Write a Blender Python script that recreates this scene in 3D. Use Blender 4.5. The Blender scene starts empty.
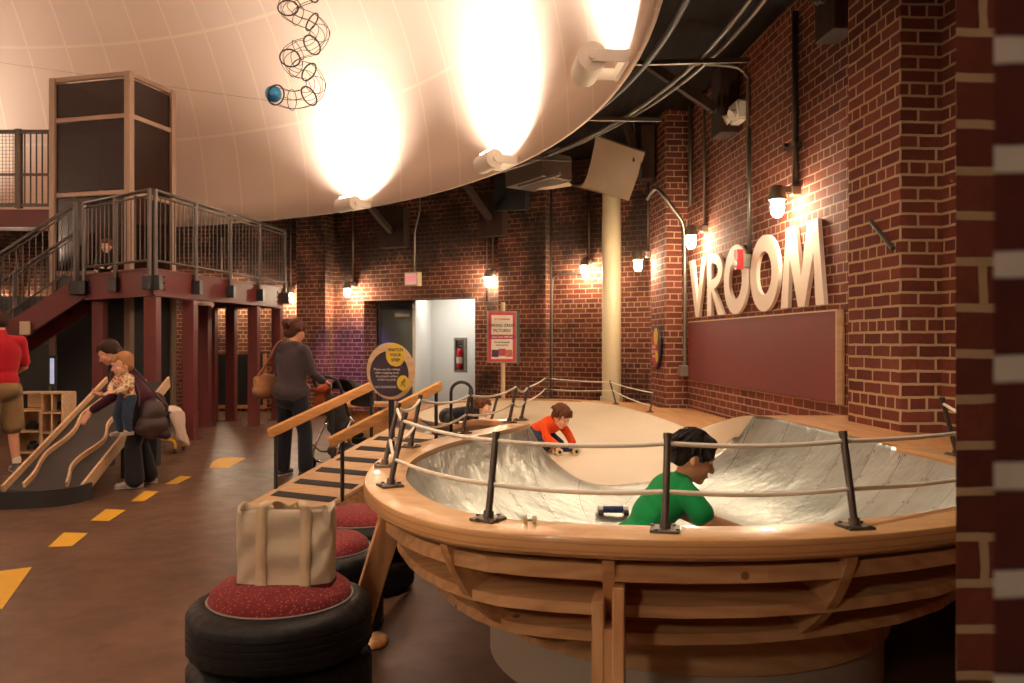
import bpy, bmesh, math, random
import numpy as np
from mathutils import Vector, Matrix, Quaternion
from mathutils.geometry import delaunay_2d_cdt
random.seed(7)
SC = bpy.context.scene
COL = SC.collection
PI = math.pi
EYE, FP = 1.45, 820.0
V = Vector
def at(px, py, Y):
    return V(((px-512)/FP*Y, Y, EYE-(py-341.5)/FP*Y))
def onz(px, py, z):
    Y = FP*(EYE-z)/(py-341.5)
    return V(((px-512)/FP*Y, Y, z))
# ---------------------------------------------------------------- objects
MW = {}
def thing(name, label, cat, loc=(0,0,0), rz=0, group=None):
    o = bpy.data.objects.new(name, None); COL.objects.link(o)
    o.empty_display_size = .1
    o.location = loc; o.rotation_euler = (0,0,rz)
    o['label'] = label; o['category'] = cat
    if group: o['group'] = group
    MW[o.name] = Matrix.Translation(V(loc)) @ Matrix.Rotation(rz,4,'Z')
    return o
def tag(o, label, cat, group=None, kind=None):
    o['label'] = label; o['category'] = cat
    if group: o['group'] = group
    if kind: o['kind'] = kind
    return o
def root_of(o):
    while o.parent: o = o.parent
    return o
def obj(name, bm, mat, parent=None, smooth=False, local=False, auto=None):
    """link a bmesh as ONE mesh object; geometry given in world space is moved into the parent's frame"""
    me = bpy.data.meshes.new(name)
    bm.normal_update()
    bm.to_mesh(me); bm.free()
    return objm(name, me, mat, parent, smooth, local, auto)
def objm(name, me, mat, parent=None, smooth=False, local=False, auto=None):
    o = bpy.data.objects.new(name, me); COL.objects.link(o)
    mats = mat if isinstance(mat,(list,tuple)) else [mat]
    for m in mats: me.materials.append(m)
    if parent is not None:
        o.parent = parent
        r = root_of(parent)
        if not local and r.name in MW: me.transform(MW[r.name].inverted())
    if smooth or auto:
        me.polygons.foreach_set('use_smooth',[True]*len(me.polygons))
        if auto:
            bmx = bmesh.new(); bmx.from_mesh(me)
            for e in bmx.edges:
                if len(e.link_faces)==2 and e.calc_face_angle(0) > auto: e.smooth = False
            bmx.to_mesh(me); bmx.free()
    return o
def struct(name, bm, mat, **k):
    o = obj(name, bm, mat, **k); o['kind'] = 'structure'; return o
def copy_tree(o, parent=None):
    c = o.copy(); COL.objects.link(c)
    if parent is not None: c.parent = parent
    for ch in list(o.children): copy_tree(ch, c)
    return c
# ---------------------------------------------------------------- shapes
def B(): return bmesh.new()
def box(bm, c, s, rot=None, bev=0, seg=1):
    """box with centre c, full size s"""
    m = Matrix.Translation(V(c))
    if rot is not None: m = m @ rot.to_4x4()
    m = m @ Matrix.Diagonal((s[0],s[1],s[2],1))
    r = bmesh.ops.create_cube(bm, size=1, matrix=m)
    if bev:
        es = list({e for v in r['verts'] for e in v.link_edges})
        bmesh.ops.bevel(bm, geom=es, offset=bev, segments=seg, affect='EDGES', profile=.5)
    return bm
def beam(bm, a, b, w, h, up=(0,0,1), bev=0):
    """rectangular bar from a to b, w across and h along up"""
    a, b = V(a), V(b); d = b-a; L = d.length; d.normalize()
    x = d; y = V(up).cross(x)
    if y.length < 1e-5: y = V((0,1,0)).cross(x)
    y.normalize(); z = x.cross(y)
    R = Matrix((x,y,z)).transposed()
    return box(bm, (a+b)/2, (L,w,h), R, bev)
def frame_for(d):
    d = d.normalized()
    u = V((0,0,1)).cross(d)
    if u.length < 1e-4: u = V((1,0,0))
    u.normalize(); return u, d.cross(u)
def tube(bm, pts, r, n=10, closed=False, cap=True):
    """round tube along a polyline; r is a number or one radius per point"""
    pts = [V(p) for p in pts]; N = len(pts)
    rs = r if isinstance(r,(list,tuple)) else [r]*N
    rings = []; u = None
    for i,p in enumerate(pts):
        if closed: d = pts[(i+1)%N]-pts[i-1]
        else: d = pts[min(i+1,N-1)]-pts[max(i-1,0)]
        d.normalize()
        if u is None: u,_ = frame_for(d)
        else:
            u = u - d*u.dot(d)
            if u.length < 1e-5: u,_ = frame_for(d)
            u.normalize()
        w = d.cross(u)
        rings.append([bm.verts.new(p+(u*math.cos(2*PI*k/n)+w*math.sin(2*PI*k/n))*rs[i]) for k in range(n)])
    for i in range(N if closed else N-1):
        A, Bq = rings[i], rings[(i+1)%N]
        for k in range(n): bm.faces.new((A[k],A[(k+1)%n],Bq[(k+1)%n],Bq[k]))
    if cap and not closed:
        bm.faces.new(rings[0][::-1]); bm.faces.new(rings[-1])
    return bm
def cyl(bm, a, b, r, r2=None, n=20):
    return tube(bm, [a,b], [r, r if r2 is None else r2], n)
def lathe(bm, prof, n=48, c=(0,0,0), close=False):
    """profile [(r,z)] turned about z"""
    c = V(c); rings = []
    for r,z in prof:
        if r < 1e-6: rings.append([bm.verts.new(c+V((0,0,z)))])
        else: rings.append([bm.verts.new(c+V((r*math.cos(2*PI*k/n), r*math.sin(2*PI*k/n), z))) for k in range(n)])
    M = len(rings)
    for i in range(M if close else M-1):
        A, Bq = rings[i], rings[(i+1)%M]
        for k in range(n):
            k2 = (k+1)%n
            if len(A)==1 and len(Bq)==1: continue
            if len(A)==1: bm.faces.new((A[0],Bq[k2],Bq[k]))
            elif len(Bq)==1: bm.faces.new((A[k],A[k2],Bq[0]))
            else: bm.faces.new((A[k],A[k2],Bq[k2],Bq[k]))
    return bm
def prism(bm, poly, z0, z1, M=None):
    """extrude a 2-D polygon between z0 and z1, then apply matrix M"""
    M = M or Matrix.Identity(4)
    A = [bm.verts.new(M @ V((x,y,z0))) for x,y in poly]
    C = [bm.verts.new(M @ V((x,y,z1))) for x,y in poly]
    n = len(poly)
    bm.faces.new(A[::-1]); bm.faces.new(C)
    for i in range(n): bm.faces.new((A[i],A[(i+1)%n],C[(i+1)%n],C[i]))
    return bm
def ring_prism(bm, outer, inner, z0, z1, M):
    """extruded ring between two loops of equal length"""
    n = len(outer); g = []
    for loop in (outer, inner):
        g.append([[bm.verts.new(M @ V((x,y,z))) for x,y in loop] for z in (z0,z1)])
    (o0,o1),(i0,i1) = g
    for k in range(n):
        j = (k+1)%n
        bm.faces.new((o1[k],o1[j],i1[j],i1[k])); bm.faces.new((o0[j],o0[k],i0[k],i0[j]))
        bm.faces.new((o0[k],o0[j],o1[j],o1[k])); bm.faces.new((i0[j],i0[k],i1[k],i1[j]))
    return bm
def ball(bm, c, r, rot=None, u=16, v=10):
    m = Matrix.Translation(V(c))
    if rot is not None: m = m @ rot.to_4x4()
    s = r if isinstance(r,(tuple,list)) else (r,r,r)
    bmesh.ops.create_uvsphere(bm, u_segments=u, v_segments=v, radius=1, matrix=m @ Matrix.Diagonal((*s,1)))
    return bm
def capsule(bm, a, b, ra, rb, n=14, m=5):
    """tapered limb with round ends"""
    a, b = V(a), V(b); d = b-a; L = d.length
    if L < 1e-5: return ball(bm, a, ra)
    d.normalize(); pts, rs = [], []
    for i in range(m+1):
        t = PI/2*(1-i/m); pts.append(a-d*ra*math.sin(t)); rs.append(max(ra*math.cos(t),ra*.05))
    for i in range(m+1):
        t = PI/2*(i/m); pts.append(b+d*rb*math.sin(t)); rs.append(max(rb*math.cos(t),rb*.05))
    return tube(bm, pts, rs, n)
def spline(pts, n=8, closed=False):
    P_ = [V(p) for p in pts]; N = len(P_); out = []
    for i in range(N if closed else N-1):
        if closed: p0,p1,p2,p3 = P_[i-1],P_[i],P_[(i+1)%N],P_[(i+2)%N]
        else: p0,p1,p2,p3 = P_[max(i-1,0)],P_[i],P_[i+1],P_[min(i+2,N-1)]
        for k in range(n):
            t = k/n
            out.append(.5*((2*p1)+(p2-p0)*t+(2*p0-5*p1+4*p2-p3)*t*t+(3*p1-p0-3*p2+p3)*t**3))
    if not closed: out.append(P_[-1].copy())
    return out
def sag(a, b, s, n=10):
    a, b = V(a), V(b)
    return [a.lerp(b,i/n)-V((0,0,s*4*(i/n)*(1-i/n))) for i in range(n+1)]
def blob(name, prims, vox, mat, parent, smooth_it=4, local=False):
    """fuse capsules and ellipsoids into one continuous surface"""
    bm = B()
    for p in prims:
        if p[0]=='c': capsule(bm, *p[1:])
        elif p[0]=='e': ball(bm, p[1], p[2], p[3] if len(p)>3 else None, 20, 14)
        elif p[0]=='b': box(bm, *p[1:])
        elif p[0]=='f': p[1](bm)
    bmesh.ops.recalc_face_normals(bm, faces=bm.faces)
    me = bpy.data.meshes.new('tmp'); bm.to_mesh(me); bm.free()
    t = bpy.data.objects.new('tmp', me); COL.objects.link(t)
    md = t.modifiers.new('r','REMESH'); md.mode = 'VOXEL'; md.voxel_size = vox
    if smooth_it:
        sm = t.modifiers.new('s','SMOOTH'); sm.factor = .5; sm.iterations = smooth_it
    dg = bpy.context.evaluated_depsgraph_get()
    out = bpy.data.meshes.new_from_object(t.evaluated_get(dg))
    bpy.data.objects.remove(t); bpy.data.meshes.remove(me)
    out.name = name
    out.materials.clear()
    return objm(name, out, mat, parent, True, local)
def text_mesh(name, s, size, mat, M, parent, extrude=.001, align='CENTER', local=False, bold=0, sx=1):
    cu = bpy.data.curves.new('t','FONT'); cu.body = s; cu.size = size
    cu.align_x = align; cu.align_y = 'CENTER'; cu.extrude = extrude; cu.offset = bold; cu.resolution_u = 3
    t = bpy.data.objects.new('t', cu); COL.objects.link(t)
    dg = bpy.context.evaluated_depsgraph_get()
    me = bpy.data.meshes.new_from_object(t.evaluated_get(dg))
    bpy.data.objects.remove(t); bpy.data.curves.remove(cu)
    me.transform(M @ Matrix.Diagonal((sx,1,1,1))); me.name = name; me.materials.clear()
    return objm(name, me, mat, parent, False, local)
# ---------------------------------------------------------------- materials
class NT:
    def __init__(s, name):
        s.m = bpy.data.materials.new(name); s.m.use_nodes = True
        s.t = s.m.node_tree; s.t.nodes.clear()
        s.out = s.n('ShaderNodeOutputMaterial')
        s.bsdf = s.n('ShaderNodeBsdfPrincipled'); s.t.links.new(s.bsdf.outputs[0], s.out.inputs[0])
    def n(s, typ, **k):
        x = s.t.nodes.new(typ)
        for a,b in k.items(): setattr(x,a,b)
        return x
    def set(s, sock, v):
        if hasattr(v,'is_output') or isinstance(v, bpy.types.NodeSocket): s.t.links.new(v, sock)
        elif isinstance(v,(tuple,list)) and len(v)==3 and sock.type=='RGBA': sock.default_value = (*v,1)
        else: sock.default_value = v
    def math(s, op, a, b=0, c=0):
        x = s.n('ShaderNodeMath', operation=op)
        for i,v in enumerate((a,b,c)): s.set(x.inputs[i], v)
        return x.outputs[0]
    def mix(s, f, a, b, mode='MIX'):
        x = s.n('ShaderNodeMix', data_type='RGBA', blend_type=mode)
        s.set(x.inputs[0], f); s.set(x.inputs[6], a); s.set(x.inputs[7], b); return x.outputs[2]
    def noise(s, vec, scale, detail=3, rough=.55, out=0):
        x = s.n('ShaderNodeTexNoise'); s.set(x.inputs['Vector'], vec)
        x.inputs['Scale'].default_value = scale; x.inputs['Detail'].default_value = detail; x.inputs['Roughness'].default_value = rough
        return x.outputs[out]
    def ramp(s, f, stops):
        x = s.n('ShaderNodeValToRGB'); s.set(x.inputs[0], f)
        el = x.color_ramp.elements
        while len(el) < len(stops): el.new(.5)
        for e,(p,c) in zip(el, stops):
            e.position = p; e.color = (*c,1) if len(c)==3 else c
        return x.outputs[0]
    def coord(s, scale=(1,1,1), rot=(0,0,0), kind='Object'):
        t = s.n('ShaderNodeTexCoord'); m = s.n('ShaderNodeMapping')
        s.t.links.new(t.outputs[kind], m.inputs[0]); m.inputs['Scale'].default_value = scale; m.inputs['Rotation'].default_value = rot
        return m.outputs[0]
    def bump(s, h, strength=.3, dist=.01):
        x = s.n('ShaderNodeBump'); x.inputs['Strength'].default_value = strength; x.inputs['Distance'].default_value = dist
        s.set(x.inputs['Height'], h); s.t.links.new(x.outputs[0], s.bsdf.inputs['Normal'])
    def p(s, **k):
        nm = dict(col='Base Color', rough='Roughness', metal='Metallic', spec='Specular IOR Level', coat='Coat Weight',
                  ecol='Emission Color', estr='Emission Strength', sheen='Sheen Weight', trans='Transmission Weight', alpha='Alpha', ior='IOR')
        for a,v in k.items(): s.set(s.bsdf.inputs[nm[a]], v)
        return s
def srgb(r,g,b):
    f = lambda c: (c/255/12.92) if c/255 <= .04045 else ((c/255+.055)/1.055)**2.4
    return (f(r),f(g),f(b))
def plain(name, col, rough=.5, metal=0, var=.12, scale=20, bump=0, **k):
    t = NT(name); vec = t.coord()
    nz = t.noise(vec, scale, 3)
    c = t.mix(nz, tuple(x*(1-var) for x in col), tuple(min(1,x*(1+var)) for x in col))
    t.p(col=c, rough=rough, metal=metal, **k)
    if bump: t.bump(t.noise(vec, scale*3, 2), bump, .004)
    return t.m
def glow(name, col, strength):
    t = NT(name); t.p(col=(.8,.8,.8), ecol=col, estr=strength, rough=.4); return t.m
def wood(name, light, dark, axis=0, scale=1.0, rough=.45, knots=True, rot=0):
    t = NT(name)
    sc = [14*scale]*3; sc[axis] = 1.3*scale
    vec = t.coord(tuple(sc)) if not rot else None
    if rot:
        m2 = t.n('ShaderNodeMapping'); t.t.links.new(t.coord((1,1,1),(0,0,rot)), m2.inputs[0]); m2.inputs['Scale'].default_value = sc; vec = m2.outputs[0]
    n1 = t.noise(vec, 1.0, 5, .6)
    w = t.n('ShaderNodeTexWave', wave_type='BANDS', bands_direction='YZX'[axis] if False else 'DIAGONAL')
    t.set(w.inputs['Vector'], vec); w.inputs['Scale'].default_value = .55; w.inputs['Distortion'].default_value = 9; w.inputs['Detail'].default_value = 2; w.inputs['Detail Scale'].default_value = .8
    f = t.math('ADD', t.math('MULTIPLY', n1, .82), t.math('MULTIPLY', w.outputs['Fac'], .18))
    c = t.ramp(f, [(.2,dark),(.6,light)])
    broad = t.noise(t.coord(), 2.2*scale, 2)
    c = t.mix(t.math('MULTIPLY', broad, .45), c, t.mix(.5, c, dark))
    if knots:
        v = t.n('ShaderNodeTexVoronoi'); t.set(v.inputs['Vector'], t.coord((3.1*scale,3.1*scale,3.1*scale))); v.inputs['Scale'].default_value = 1
        k = t.math('LESS_THAN', v.outputs['Distance'], .075)
        c = t.mix(t.math('MULTIPLY', k, .8), c, tuple(x*.3 for x in dark))
    t.p(col=c, rough=rough, spec=.4)
    t.bump(f, .12, .003)
    return t.m
def brick(name, c1, c2, mortar, W=.235, H=.084, ms=.0075, soot=0, bump=.8, dark=.35):
    """running bond brick with a header course, mapped along the wall in object space"""
    t = NT(name)
    tc = t.n('ShaderNodeTexCoord')
    sx = t.n('ShaderNodeSeparateXYZ'); t.t.links.new(tc.outputs['Object'], sx.inputs[0])
    sn = t.n('ShaderNodeSeparateXYZ'); t.t.links.new(tc.outputs['Normal'], sn.inputs[0])
    side = t.math('GREATER_THAN', t.math('ABSOLUTE', sn.outputs[0]), .7)
    u = t.math('ADD', t.math('MULTIPLY', sx.outputs[0], t.math('SUBTRACT',1,side)), t.math('MULTIPLY', sx.outputs[1], side))
    wob = t.noise(tc.outputs['Object'], 9, 2)
    u = t.math('ADD', u, t.math('MULTIPLY', t.math('SUBTRACT', wob, .5), .012))
    z = t.math('ADD', sx.outputs[2], t.math('MULTIPLY', t.math('SUBTRACT', t.noise(tc.outputs['Object'], 7, 2), .5), .012))
    cv = t.n('ShaderNodeCombineXYZ'); t.set(cv.inputs[0], u); t.set(cv.inputs[1], z)
    b = t.n('ShaderNodeTexBrick'); t.set(b.inputs['Vector'], cv.outputs[0])
    b.offset = .5; b.offset_frequency = 2; b.squash = .5; b.squash_frequency = 6
    b.inputs['Scale'].default_value = 1; b.inputs['Mortar Size'].default_value = ms; b.inputs['Mortar Smooth'].default_value = .15
    b.inputs['Bias'].default_value = -.1; b.inputs['Brick Width'].default_value = W; b.inputs['Row Height'].default_value = H
    t.set(b.inputs['Color1'], c1); t.set(b.inputs['Color2'], c2); t.set(b.inputs['Mortar'], (0,0,0))
    fine = t.noise(tc.outputs['Object'], 30, 4, .7)
    big = t.noise(tc.outputs['Object'], 1.1, 3)
    c = t.mix(t.math('MULTIPLY', fine, .8), b.outputs['Color'], (c2[0]*.3,c2[1]*.3,c2[2]*.3), 'MIX')
    c = t.mix(t.math('MULTIPLY', t.math('SUBTRACT', big, .35), .8), c, (c1[0]*1.5,c1[1]*1.15,c1[2]), 'MIX')
    # single burnt bricks
    wn = t.n('ShaderNodeTexWhiteNoise', noise_dimensions='2D')
    cf = t.n('ShaderNodeCombineXYZ')
    t.set(cf.inputs[0], t.math('FLOOR', t.math('DIVIDE', u, W/2))); t.set(cf.inputs[1], t.math('FLOOR', t.math('DIVIDE', z, H)))
    t.set(wn.inputs['Vector'], cf.outputs[0])
    mc = t.mix(fine, tuple(x*.75 for x in mortar), mortar)
    c = t.mix(b.outputs['Fac'], c, mc)
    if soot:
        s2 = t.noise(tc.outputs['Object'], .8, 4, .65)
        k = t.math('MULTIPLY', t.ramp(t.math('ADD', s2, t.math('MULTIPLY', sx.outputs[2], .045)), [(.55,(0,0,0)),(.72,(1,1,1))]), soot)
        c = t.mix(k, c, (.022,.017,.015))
    t.p(col=c, rough=.85, spec=.25)
    h = t.math('ADD', t.math('MULTIPLY', t.math('SUBTRACT', 1, b.outputs['Fac']), 1), t.math('MULTIPLY', fine, .35))
    t.bump(h, bump, .008)
    return t.m
def fabric(name, col, rough=.9, scale=250, var=.25, bump=.3, big=.25):
    t = NT(name); vec = t.coord()
    n1 = t.noise(vec, scale, 2); n2 = t.noise(vec, 6, 3)
    c = t.mix(n1, tuple(x*(1-var) for x in col), tuple(min(1,x*(1+var)) for x in col))
    c = t.mix(t.math('MULTIPLY', n2, big), c, tuple(x*.55 for x in col))
    t.p(col=c, rough=rough, sheen=.1, spec=.2)
    t.bump(t.math('ADD', t.math('MULTIPLY', n1, .3), t.noise(vec, 14, 3)), bump, .01)
    return t.m

M = {}
M['brick'] = brick('brick_red', srgb(142,78,60), srgb(90,46,38), srgb(186,154,128), soot=.0)
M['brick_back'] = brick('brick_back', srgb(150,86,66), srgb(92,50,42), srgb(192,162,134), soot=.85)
M['brick_near'] = brick('brick_near', srgb(136,72,54), srgb(88,44,36), srgb(194,164,126), ms=.009)
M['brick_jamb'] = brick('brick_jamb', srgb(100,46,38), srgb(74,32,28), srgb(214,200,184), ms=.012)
M['ply'] = wood('plywood', srgb(228,186,136), srgb(188,134,84), 0, 1.0)
M['pine'] = wood('pine_board', srgb(226,182,132), srgb(188,134,84), 0, 1.4)
M['pinez'] = wood('pine_upright', srgb(226,180,130), srgb(188,134,84), 2, 1.4)
M['rail'] = wood('rail_wood', srgb(222,168,104), srgb(192,132,72), 1, 1.2, knots=False, rot=.585)
M['deckwood'] = wood('deck_wood', srgb(205,150,95), srgb(165,108,62), 1, 1.0)
M['birch'] = wood('birch_ply', srgb(218,184,144), srgb(196,156,116), 0, 1.0, knots=False)
M['darkwood'] = wood('old_timber', srgb(62,38,28), srgb(32,20,16), 2, 1.0, .8, knots=False)
M['iron'] = plain('dark_steel', srgb(92,82,74), .45, .6, .25, 30)
M['black'] = plain('black_paint', (.012,.012,.013), .45)
M['galv'] = plain('galvanised', srgb(150,142,130), .38, .85, .15, 25)
M['greypaint'] = plain('grey_rail_paint', srgb(128,118,112), .45, .4, .1)
M['redsteel'] = plain('red_steel', srgb(94,31,27), .5, .0, .15, 6)
M['rope'] = fabric('cotton_rope', srgb(244,232,214), .9, 300, .15, .5, .1)
M['rubber'] = plain('tyre_rubber', (.0065,.0062,.0062), .5, 0, .3, 40, .3, spec=.25)
M['white'] = plain('white_paint', srgb(232,224,212), .5, 0, .04)
M['wallwhite'] = plain('corridor_white', srgb(235,233,226), .7, 0, .02)
M['cream'] = plain('cream_paint', srgb(214,196,160), .45, 0, .06, 8)
M['beige'] = plain('beige_sheet', srgb(206,184,158), .5, 0, .08, 4)
M['letter'] = plain('letter_white', srgb(236,214,196), .6, 0, .04)
M['redboard'] = plain('maroon_board', srgb(112,36,34), .6, 0, .1, 5)
M['yellow'] = plain('yellow_paint', srgb(226,176,40), .5, 0, .1, 12)
M['chrome'] = plain('chrome', (.75,.74,.72), .18, 1, .05)
M['bulb'] = glow('lamp_globe', (1,.80,.54), 420)
# ================================================================ camera
cam = bpy.data.cameras.new('camera'); co = bpy.data.objects.new('camera', cam); COL.objects.link(co)
co.location = (0,0,EYE); co.rotation_euler = (PI/2,0,0)
cam.sensor_width = 36; cam.lens = FP/1024*36; cam.clip_start = .05
cam.dof.use_dof = True; cam.dof.focus_distance = 5.0; cam.dof.aperture_fstop = 4.5
SC.camera = co
# ================================================================ setting
def wallbox(name, p0, p1, z0, z1, th, mat, holes=()):
    """wall along p0->p1, thickness to the left of that direction's right-hand side; holes = [(x0,x1,ztop)] doorways"""
    p0, p1 = V((*p0,0)), V((*p1,0)); d = p1-p0; L = d.length; a = math.atan2(d.y,d.x)
    bm = B(); x = 0
    for h0,h1,zt in sorted(holes):
        box(bm, ((x+h0)/2,th/2,(z0+z1)/2), (h0-x,th,z1-z0))
        box(bm, ((h0+h1)/2,th/2,(zt+z1)/2), (h1-h0,th,z1-zt)); x = h1
    box(bm, ((x+L)/2,th/2,(z0+z1)/2), (L-x,th,z1-z0))
    o = struct(name, bm, mat); o.location = p0; o.rotation_euler = (0,0,a)
    return o
WX = lambda D: 3.2105-.0732*D
# floor
t = NT('concrete_floor'); vec = t.coord()
n1 = t.noise(vec, .9, 5, .62); n2 = t.noise(vec, 5, 5, .65); n3 = t.noise(vec, 45, 3)
c = t.ramp(n1, [(.3,srgb(72,50,38)),(.5,srgb(104,76,58)),(.72,srgb(130,100,80))])
c = t.mix(t.math('MULTIPLY', n2, .6), c, srgb(70,44,32))
c = t.mix(t.math('MULTIPLY', t.ramp(t.noise(vec,2.2,6,.75),[(.62,(0,0,0)),(.7,(1,1,1))]), .5), c, srgb(46,30,24))
t.p(col=c, rough=t.math('ADD', .24, t.math('MULTIPLY', n2, .3)), spec=.45); t.bump(t.math('ADD', n3, n2), .06, .01)
bm = B(); box(bm, (-6,7,-.05), (34,34,.1)); struct('floor', bm, t.m)
# brick walls (run direction chosen so that the thickness lies outside the room)
wallbox('wall_right', (WX(13.7),13.7), (WX(6.0),6.0), 0, 6.2, .4, M['brick'])
wallbox('wall_right_near', (WX(6.0)-.09,6.0), (WX(0)-.09+.3,-1.0), 0, 6.2, .5, M['brick_near'])
wallbox('wall_right_pilaster', (WX(5.96)-.33,5.96), (WX(5.25)-.34,5.25), 0, 6.2, .4, M['brick_near'])
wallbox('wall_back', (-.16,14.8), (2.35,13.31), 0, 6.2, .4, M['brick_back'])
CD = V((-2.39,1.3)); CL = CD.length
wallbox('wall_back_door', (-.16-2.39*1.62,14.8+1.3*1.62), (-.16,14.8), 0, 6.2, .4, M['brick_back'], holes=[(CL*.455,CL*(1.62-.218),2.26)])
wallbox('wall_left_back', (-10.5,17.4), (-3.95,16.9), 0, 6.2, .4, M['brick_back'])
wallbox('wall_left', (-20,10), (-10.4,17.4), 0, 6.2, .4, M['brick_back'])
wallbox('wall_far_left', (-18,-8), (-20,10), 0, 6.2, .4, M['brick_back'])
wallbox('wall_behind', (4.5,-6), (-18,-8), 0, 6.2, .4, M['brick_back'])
# pilasters of the back wall
d2 = V((2.51,-1.49)).normalized()
wallbox('wall_back_pilaster', (-.25,14.62), (.58,14.62-.50), 0, 6.2, .35, M['brick_back'])
wallbox('wall_left_pilaster', (-4.35,16.55), (-3.72,16.35), 0, 6.2, .6, M['brick_back'])
# corner pilaster between back and right walls
wallbox('wall_corner_pilaster', (2.02,11.9), (2.09,11.05+.1), 0, 6.2, .45, M['brick'])
# timber bracket blocks come later.  Roof: sloping boards round the dome
DC = V((-9.05,6.0,0)); DR = 10.0; DZ = 3.65
t = NT('roof_boards'); vec = t.coord((1,1,1))
w = t.n('ShaderNodeTexWave'); t.set(w.inputs['Vector'], vec); w.inputs['Scale'].default_value = 2.2; w.inputs['Distortion'].default_value = .3
c = t.mix(w.outputs['Fac'], srgb(18,10,8), srgb(34,18,13)); c = t.mix(t.math('MULTIPLY', t.noise(vec,3,4), .6), c, srgb(14,9,7))
t.p(col=c, rough=.8, spec=.2); M['roof'] = t.m
bm = B(); lathe(bm, [(10.08,5.02),(12,4.62),(24,3.9),(24,4.2),(12,4.9),(10.08,5.3)], 120, DC, close=True)
struct('ceiling', bm, M['roof'], auto=.6)
# dome of stretched panels
t = NT('dome_panels'); tc = t.n('ShaderNodeTexCoord'); sx = t.n('ShaderNodeSeparateXYZ'); t.t.links.new(tc.outputs['Object'], sx.inputs[0])
ang = t.math('ARCTAN2', sx.outputs[1], sx.outputs[0])
fa = t.math('ABSOLUTE', t.math('SUBTRACT', t.math('FRACT', t.math('ADD', t.math('MULTIPLY', ang, 78/(2*PI)), 40.2)), .5))
rad = t.math('SQRT', t.math('ADD', t.math('POWER', sx.outputs[0], 2), t.math('POWER', sx.outputs[1], 2)))
el = t.math('ARCTAN2', t.math('MULTIPLY', sx.outputs[2], 10/7.6), rad)
fe = t.math('ABSOLUTE', t.math('SUBTRACT', t.math('FRACT', t.math('ADD', t.math('MULTIPLY', el, 4.44), .568)), .5))
seam = t.math('MAXIMUM', t.math('LESS_THAN', fa, .026), t.math('LESS_THAN', fe, .014))
c = t.mix(t.noise(tc.outputs['Object'], .8, 3), srgb(226,204,186), srgb(234,214,198))
c = t.mix(t.math('MULTIPLY', seam, .75), c, srgb(244,226,204))
t.p(col=c, rough=.75, spec=.2); t.bump(seam, .25, .01); M['dome'] = t.m
bm = B(); prof = [(DR*math.cos(e*PI/2/28), 7.6*math.sin(e*PI/2/28)) for e in range(28)]+[(0,7.6)]
lathe(bm, prof, 168); bmesh.ops.reverse_faces(bm, faces=bm.faces)
dome = struct('ceiling_dome', bm, M['dome'], smooth=True); dome.location = (DC.x,DC.y,DZ)
sm = dome.modifiers.new('thick','SOLIDIFY'); sm.thickness = .05; sm.offset = -1
# corridor seen through the doorway
bm = B(); beam(bm, (-1.93,16.15,1.4), (-1.78,18.1,1.4), .06, 2.8); struct('wall_corridor_side', bm, M['wallwhite'])
bm = B(); beam(bm, (-1.84,18.1,1.4), (.7,16.35,1.4), .06, 2.8); struct('wall_corridor_back', bm, M['wallwhite'])
bm = B(); beam(bm, (-4.2,17.1,1.4), (-1.9,17.0,1.4), .06, 2.8); struct('wall_corridor_left', bm, M['wallwhite'])
bm = B(); prism(bm, [(-4.2,17.2),(-2.7,16.6),(-.1,15.1),(.75,16.2),(-1.7,18.3)], 2.75, 2.82); struct('ceiling_corridor', bm, M['wallwhite'])
# grey door leaf standing in the doorway, with frame, closer and panel
bm = B(); a = at(381,341,16.75); b = at(416,341,16.5)
beam(bm, (a.x,a.y,1.06), (b.x,b.y,1.06), .05, 2.1, bev=.004); dr = struct('door_1', bm, plain('door_grey', srgb(88,94,92), .45))
bm = B()
for q in (a,b): beam(bm, (q.x,q.y,0), (q.x,q.y,2.2), .09, .07)
beam(bm, (a.x,a.y,2.16), (b.x,b.y,2.16), .09, .09); obj('door_frame', bm, M['black'], dr)
q = a.lerp(b,.62); bm = B(); box(bm, (q.x,q.y-.06,1.98), (.3,.06,.07), bev=.008); obj('door_closer', bm, M['galv'], dr)
# foreground jamb of the doorway we look through
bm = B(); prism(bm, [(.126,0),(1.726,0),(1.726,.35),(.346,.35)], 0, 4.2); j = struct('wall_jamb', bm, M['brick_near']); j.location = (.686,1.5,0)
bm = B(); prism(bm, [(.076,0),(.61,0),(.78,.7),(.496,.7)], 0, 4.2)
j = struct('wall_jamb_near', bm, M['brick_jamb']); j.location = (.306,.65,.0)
# ================================================================ timber brackets under the roof
def bracket(wp, n, label, up=.75, out=1.0, w=.36):
    """corbel post on the wall with a brace rising to the roof; wp = foot of post on wall, n = into the room"""
    n = V(n).normalized(); r = thing('timber_bracket', label, 'roof bracket', wp, 0, 'timber brackets along the wall top')
    side = V((-n.y,n.x,0)); bm = B()
    beam(bm, V(wp)+n*.11, V(wp)+n*.11+V((0,0,.76)), w, .2, n, .01); obj('corbel_post', bm, M['darkwood'], r)
    bm = B(); beam(bm, V(wp)+n*.22+V((0,0,.30)), V(wp)+n*out+V((0,0,.80)), .09, .1); obj('brace', bm, M['darkwood'], r)
    bm = B(); cyl(bm, V(wp)+n*.2+V((0,0,.3)), V(wp)+n*.3+V((0,0,.3)), .035); obj('bolt', bm, M['iron'], r)
    return r
nR = (-1,-.0732,0)
bracket((WX(9.3)-.01,9.3,3.78), nR, 'dark timber bracket above the white emergency light')
bracket((2.02,11.72,3.75), nR, 'dark timber bracket over the brick corner beside the tilted beige panel', w=.3, out=.4)
bracket((WX(6.6)-.01,6.6,3.9), nR, 'dark timber bracket high above the letter M')
nB = (-.51,-.86,0)
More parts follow.
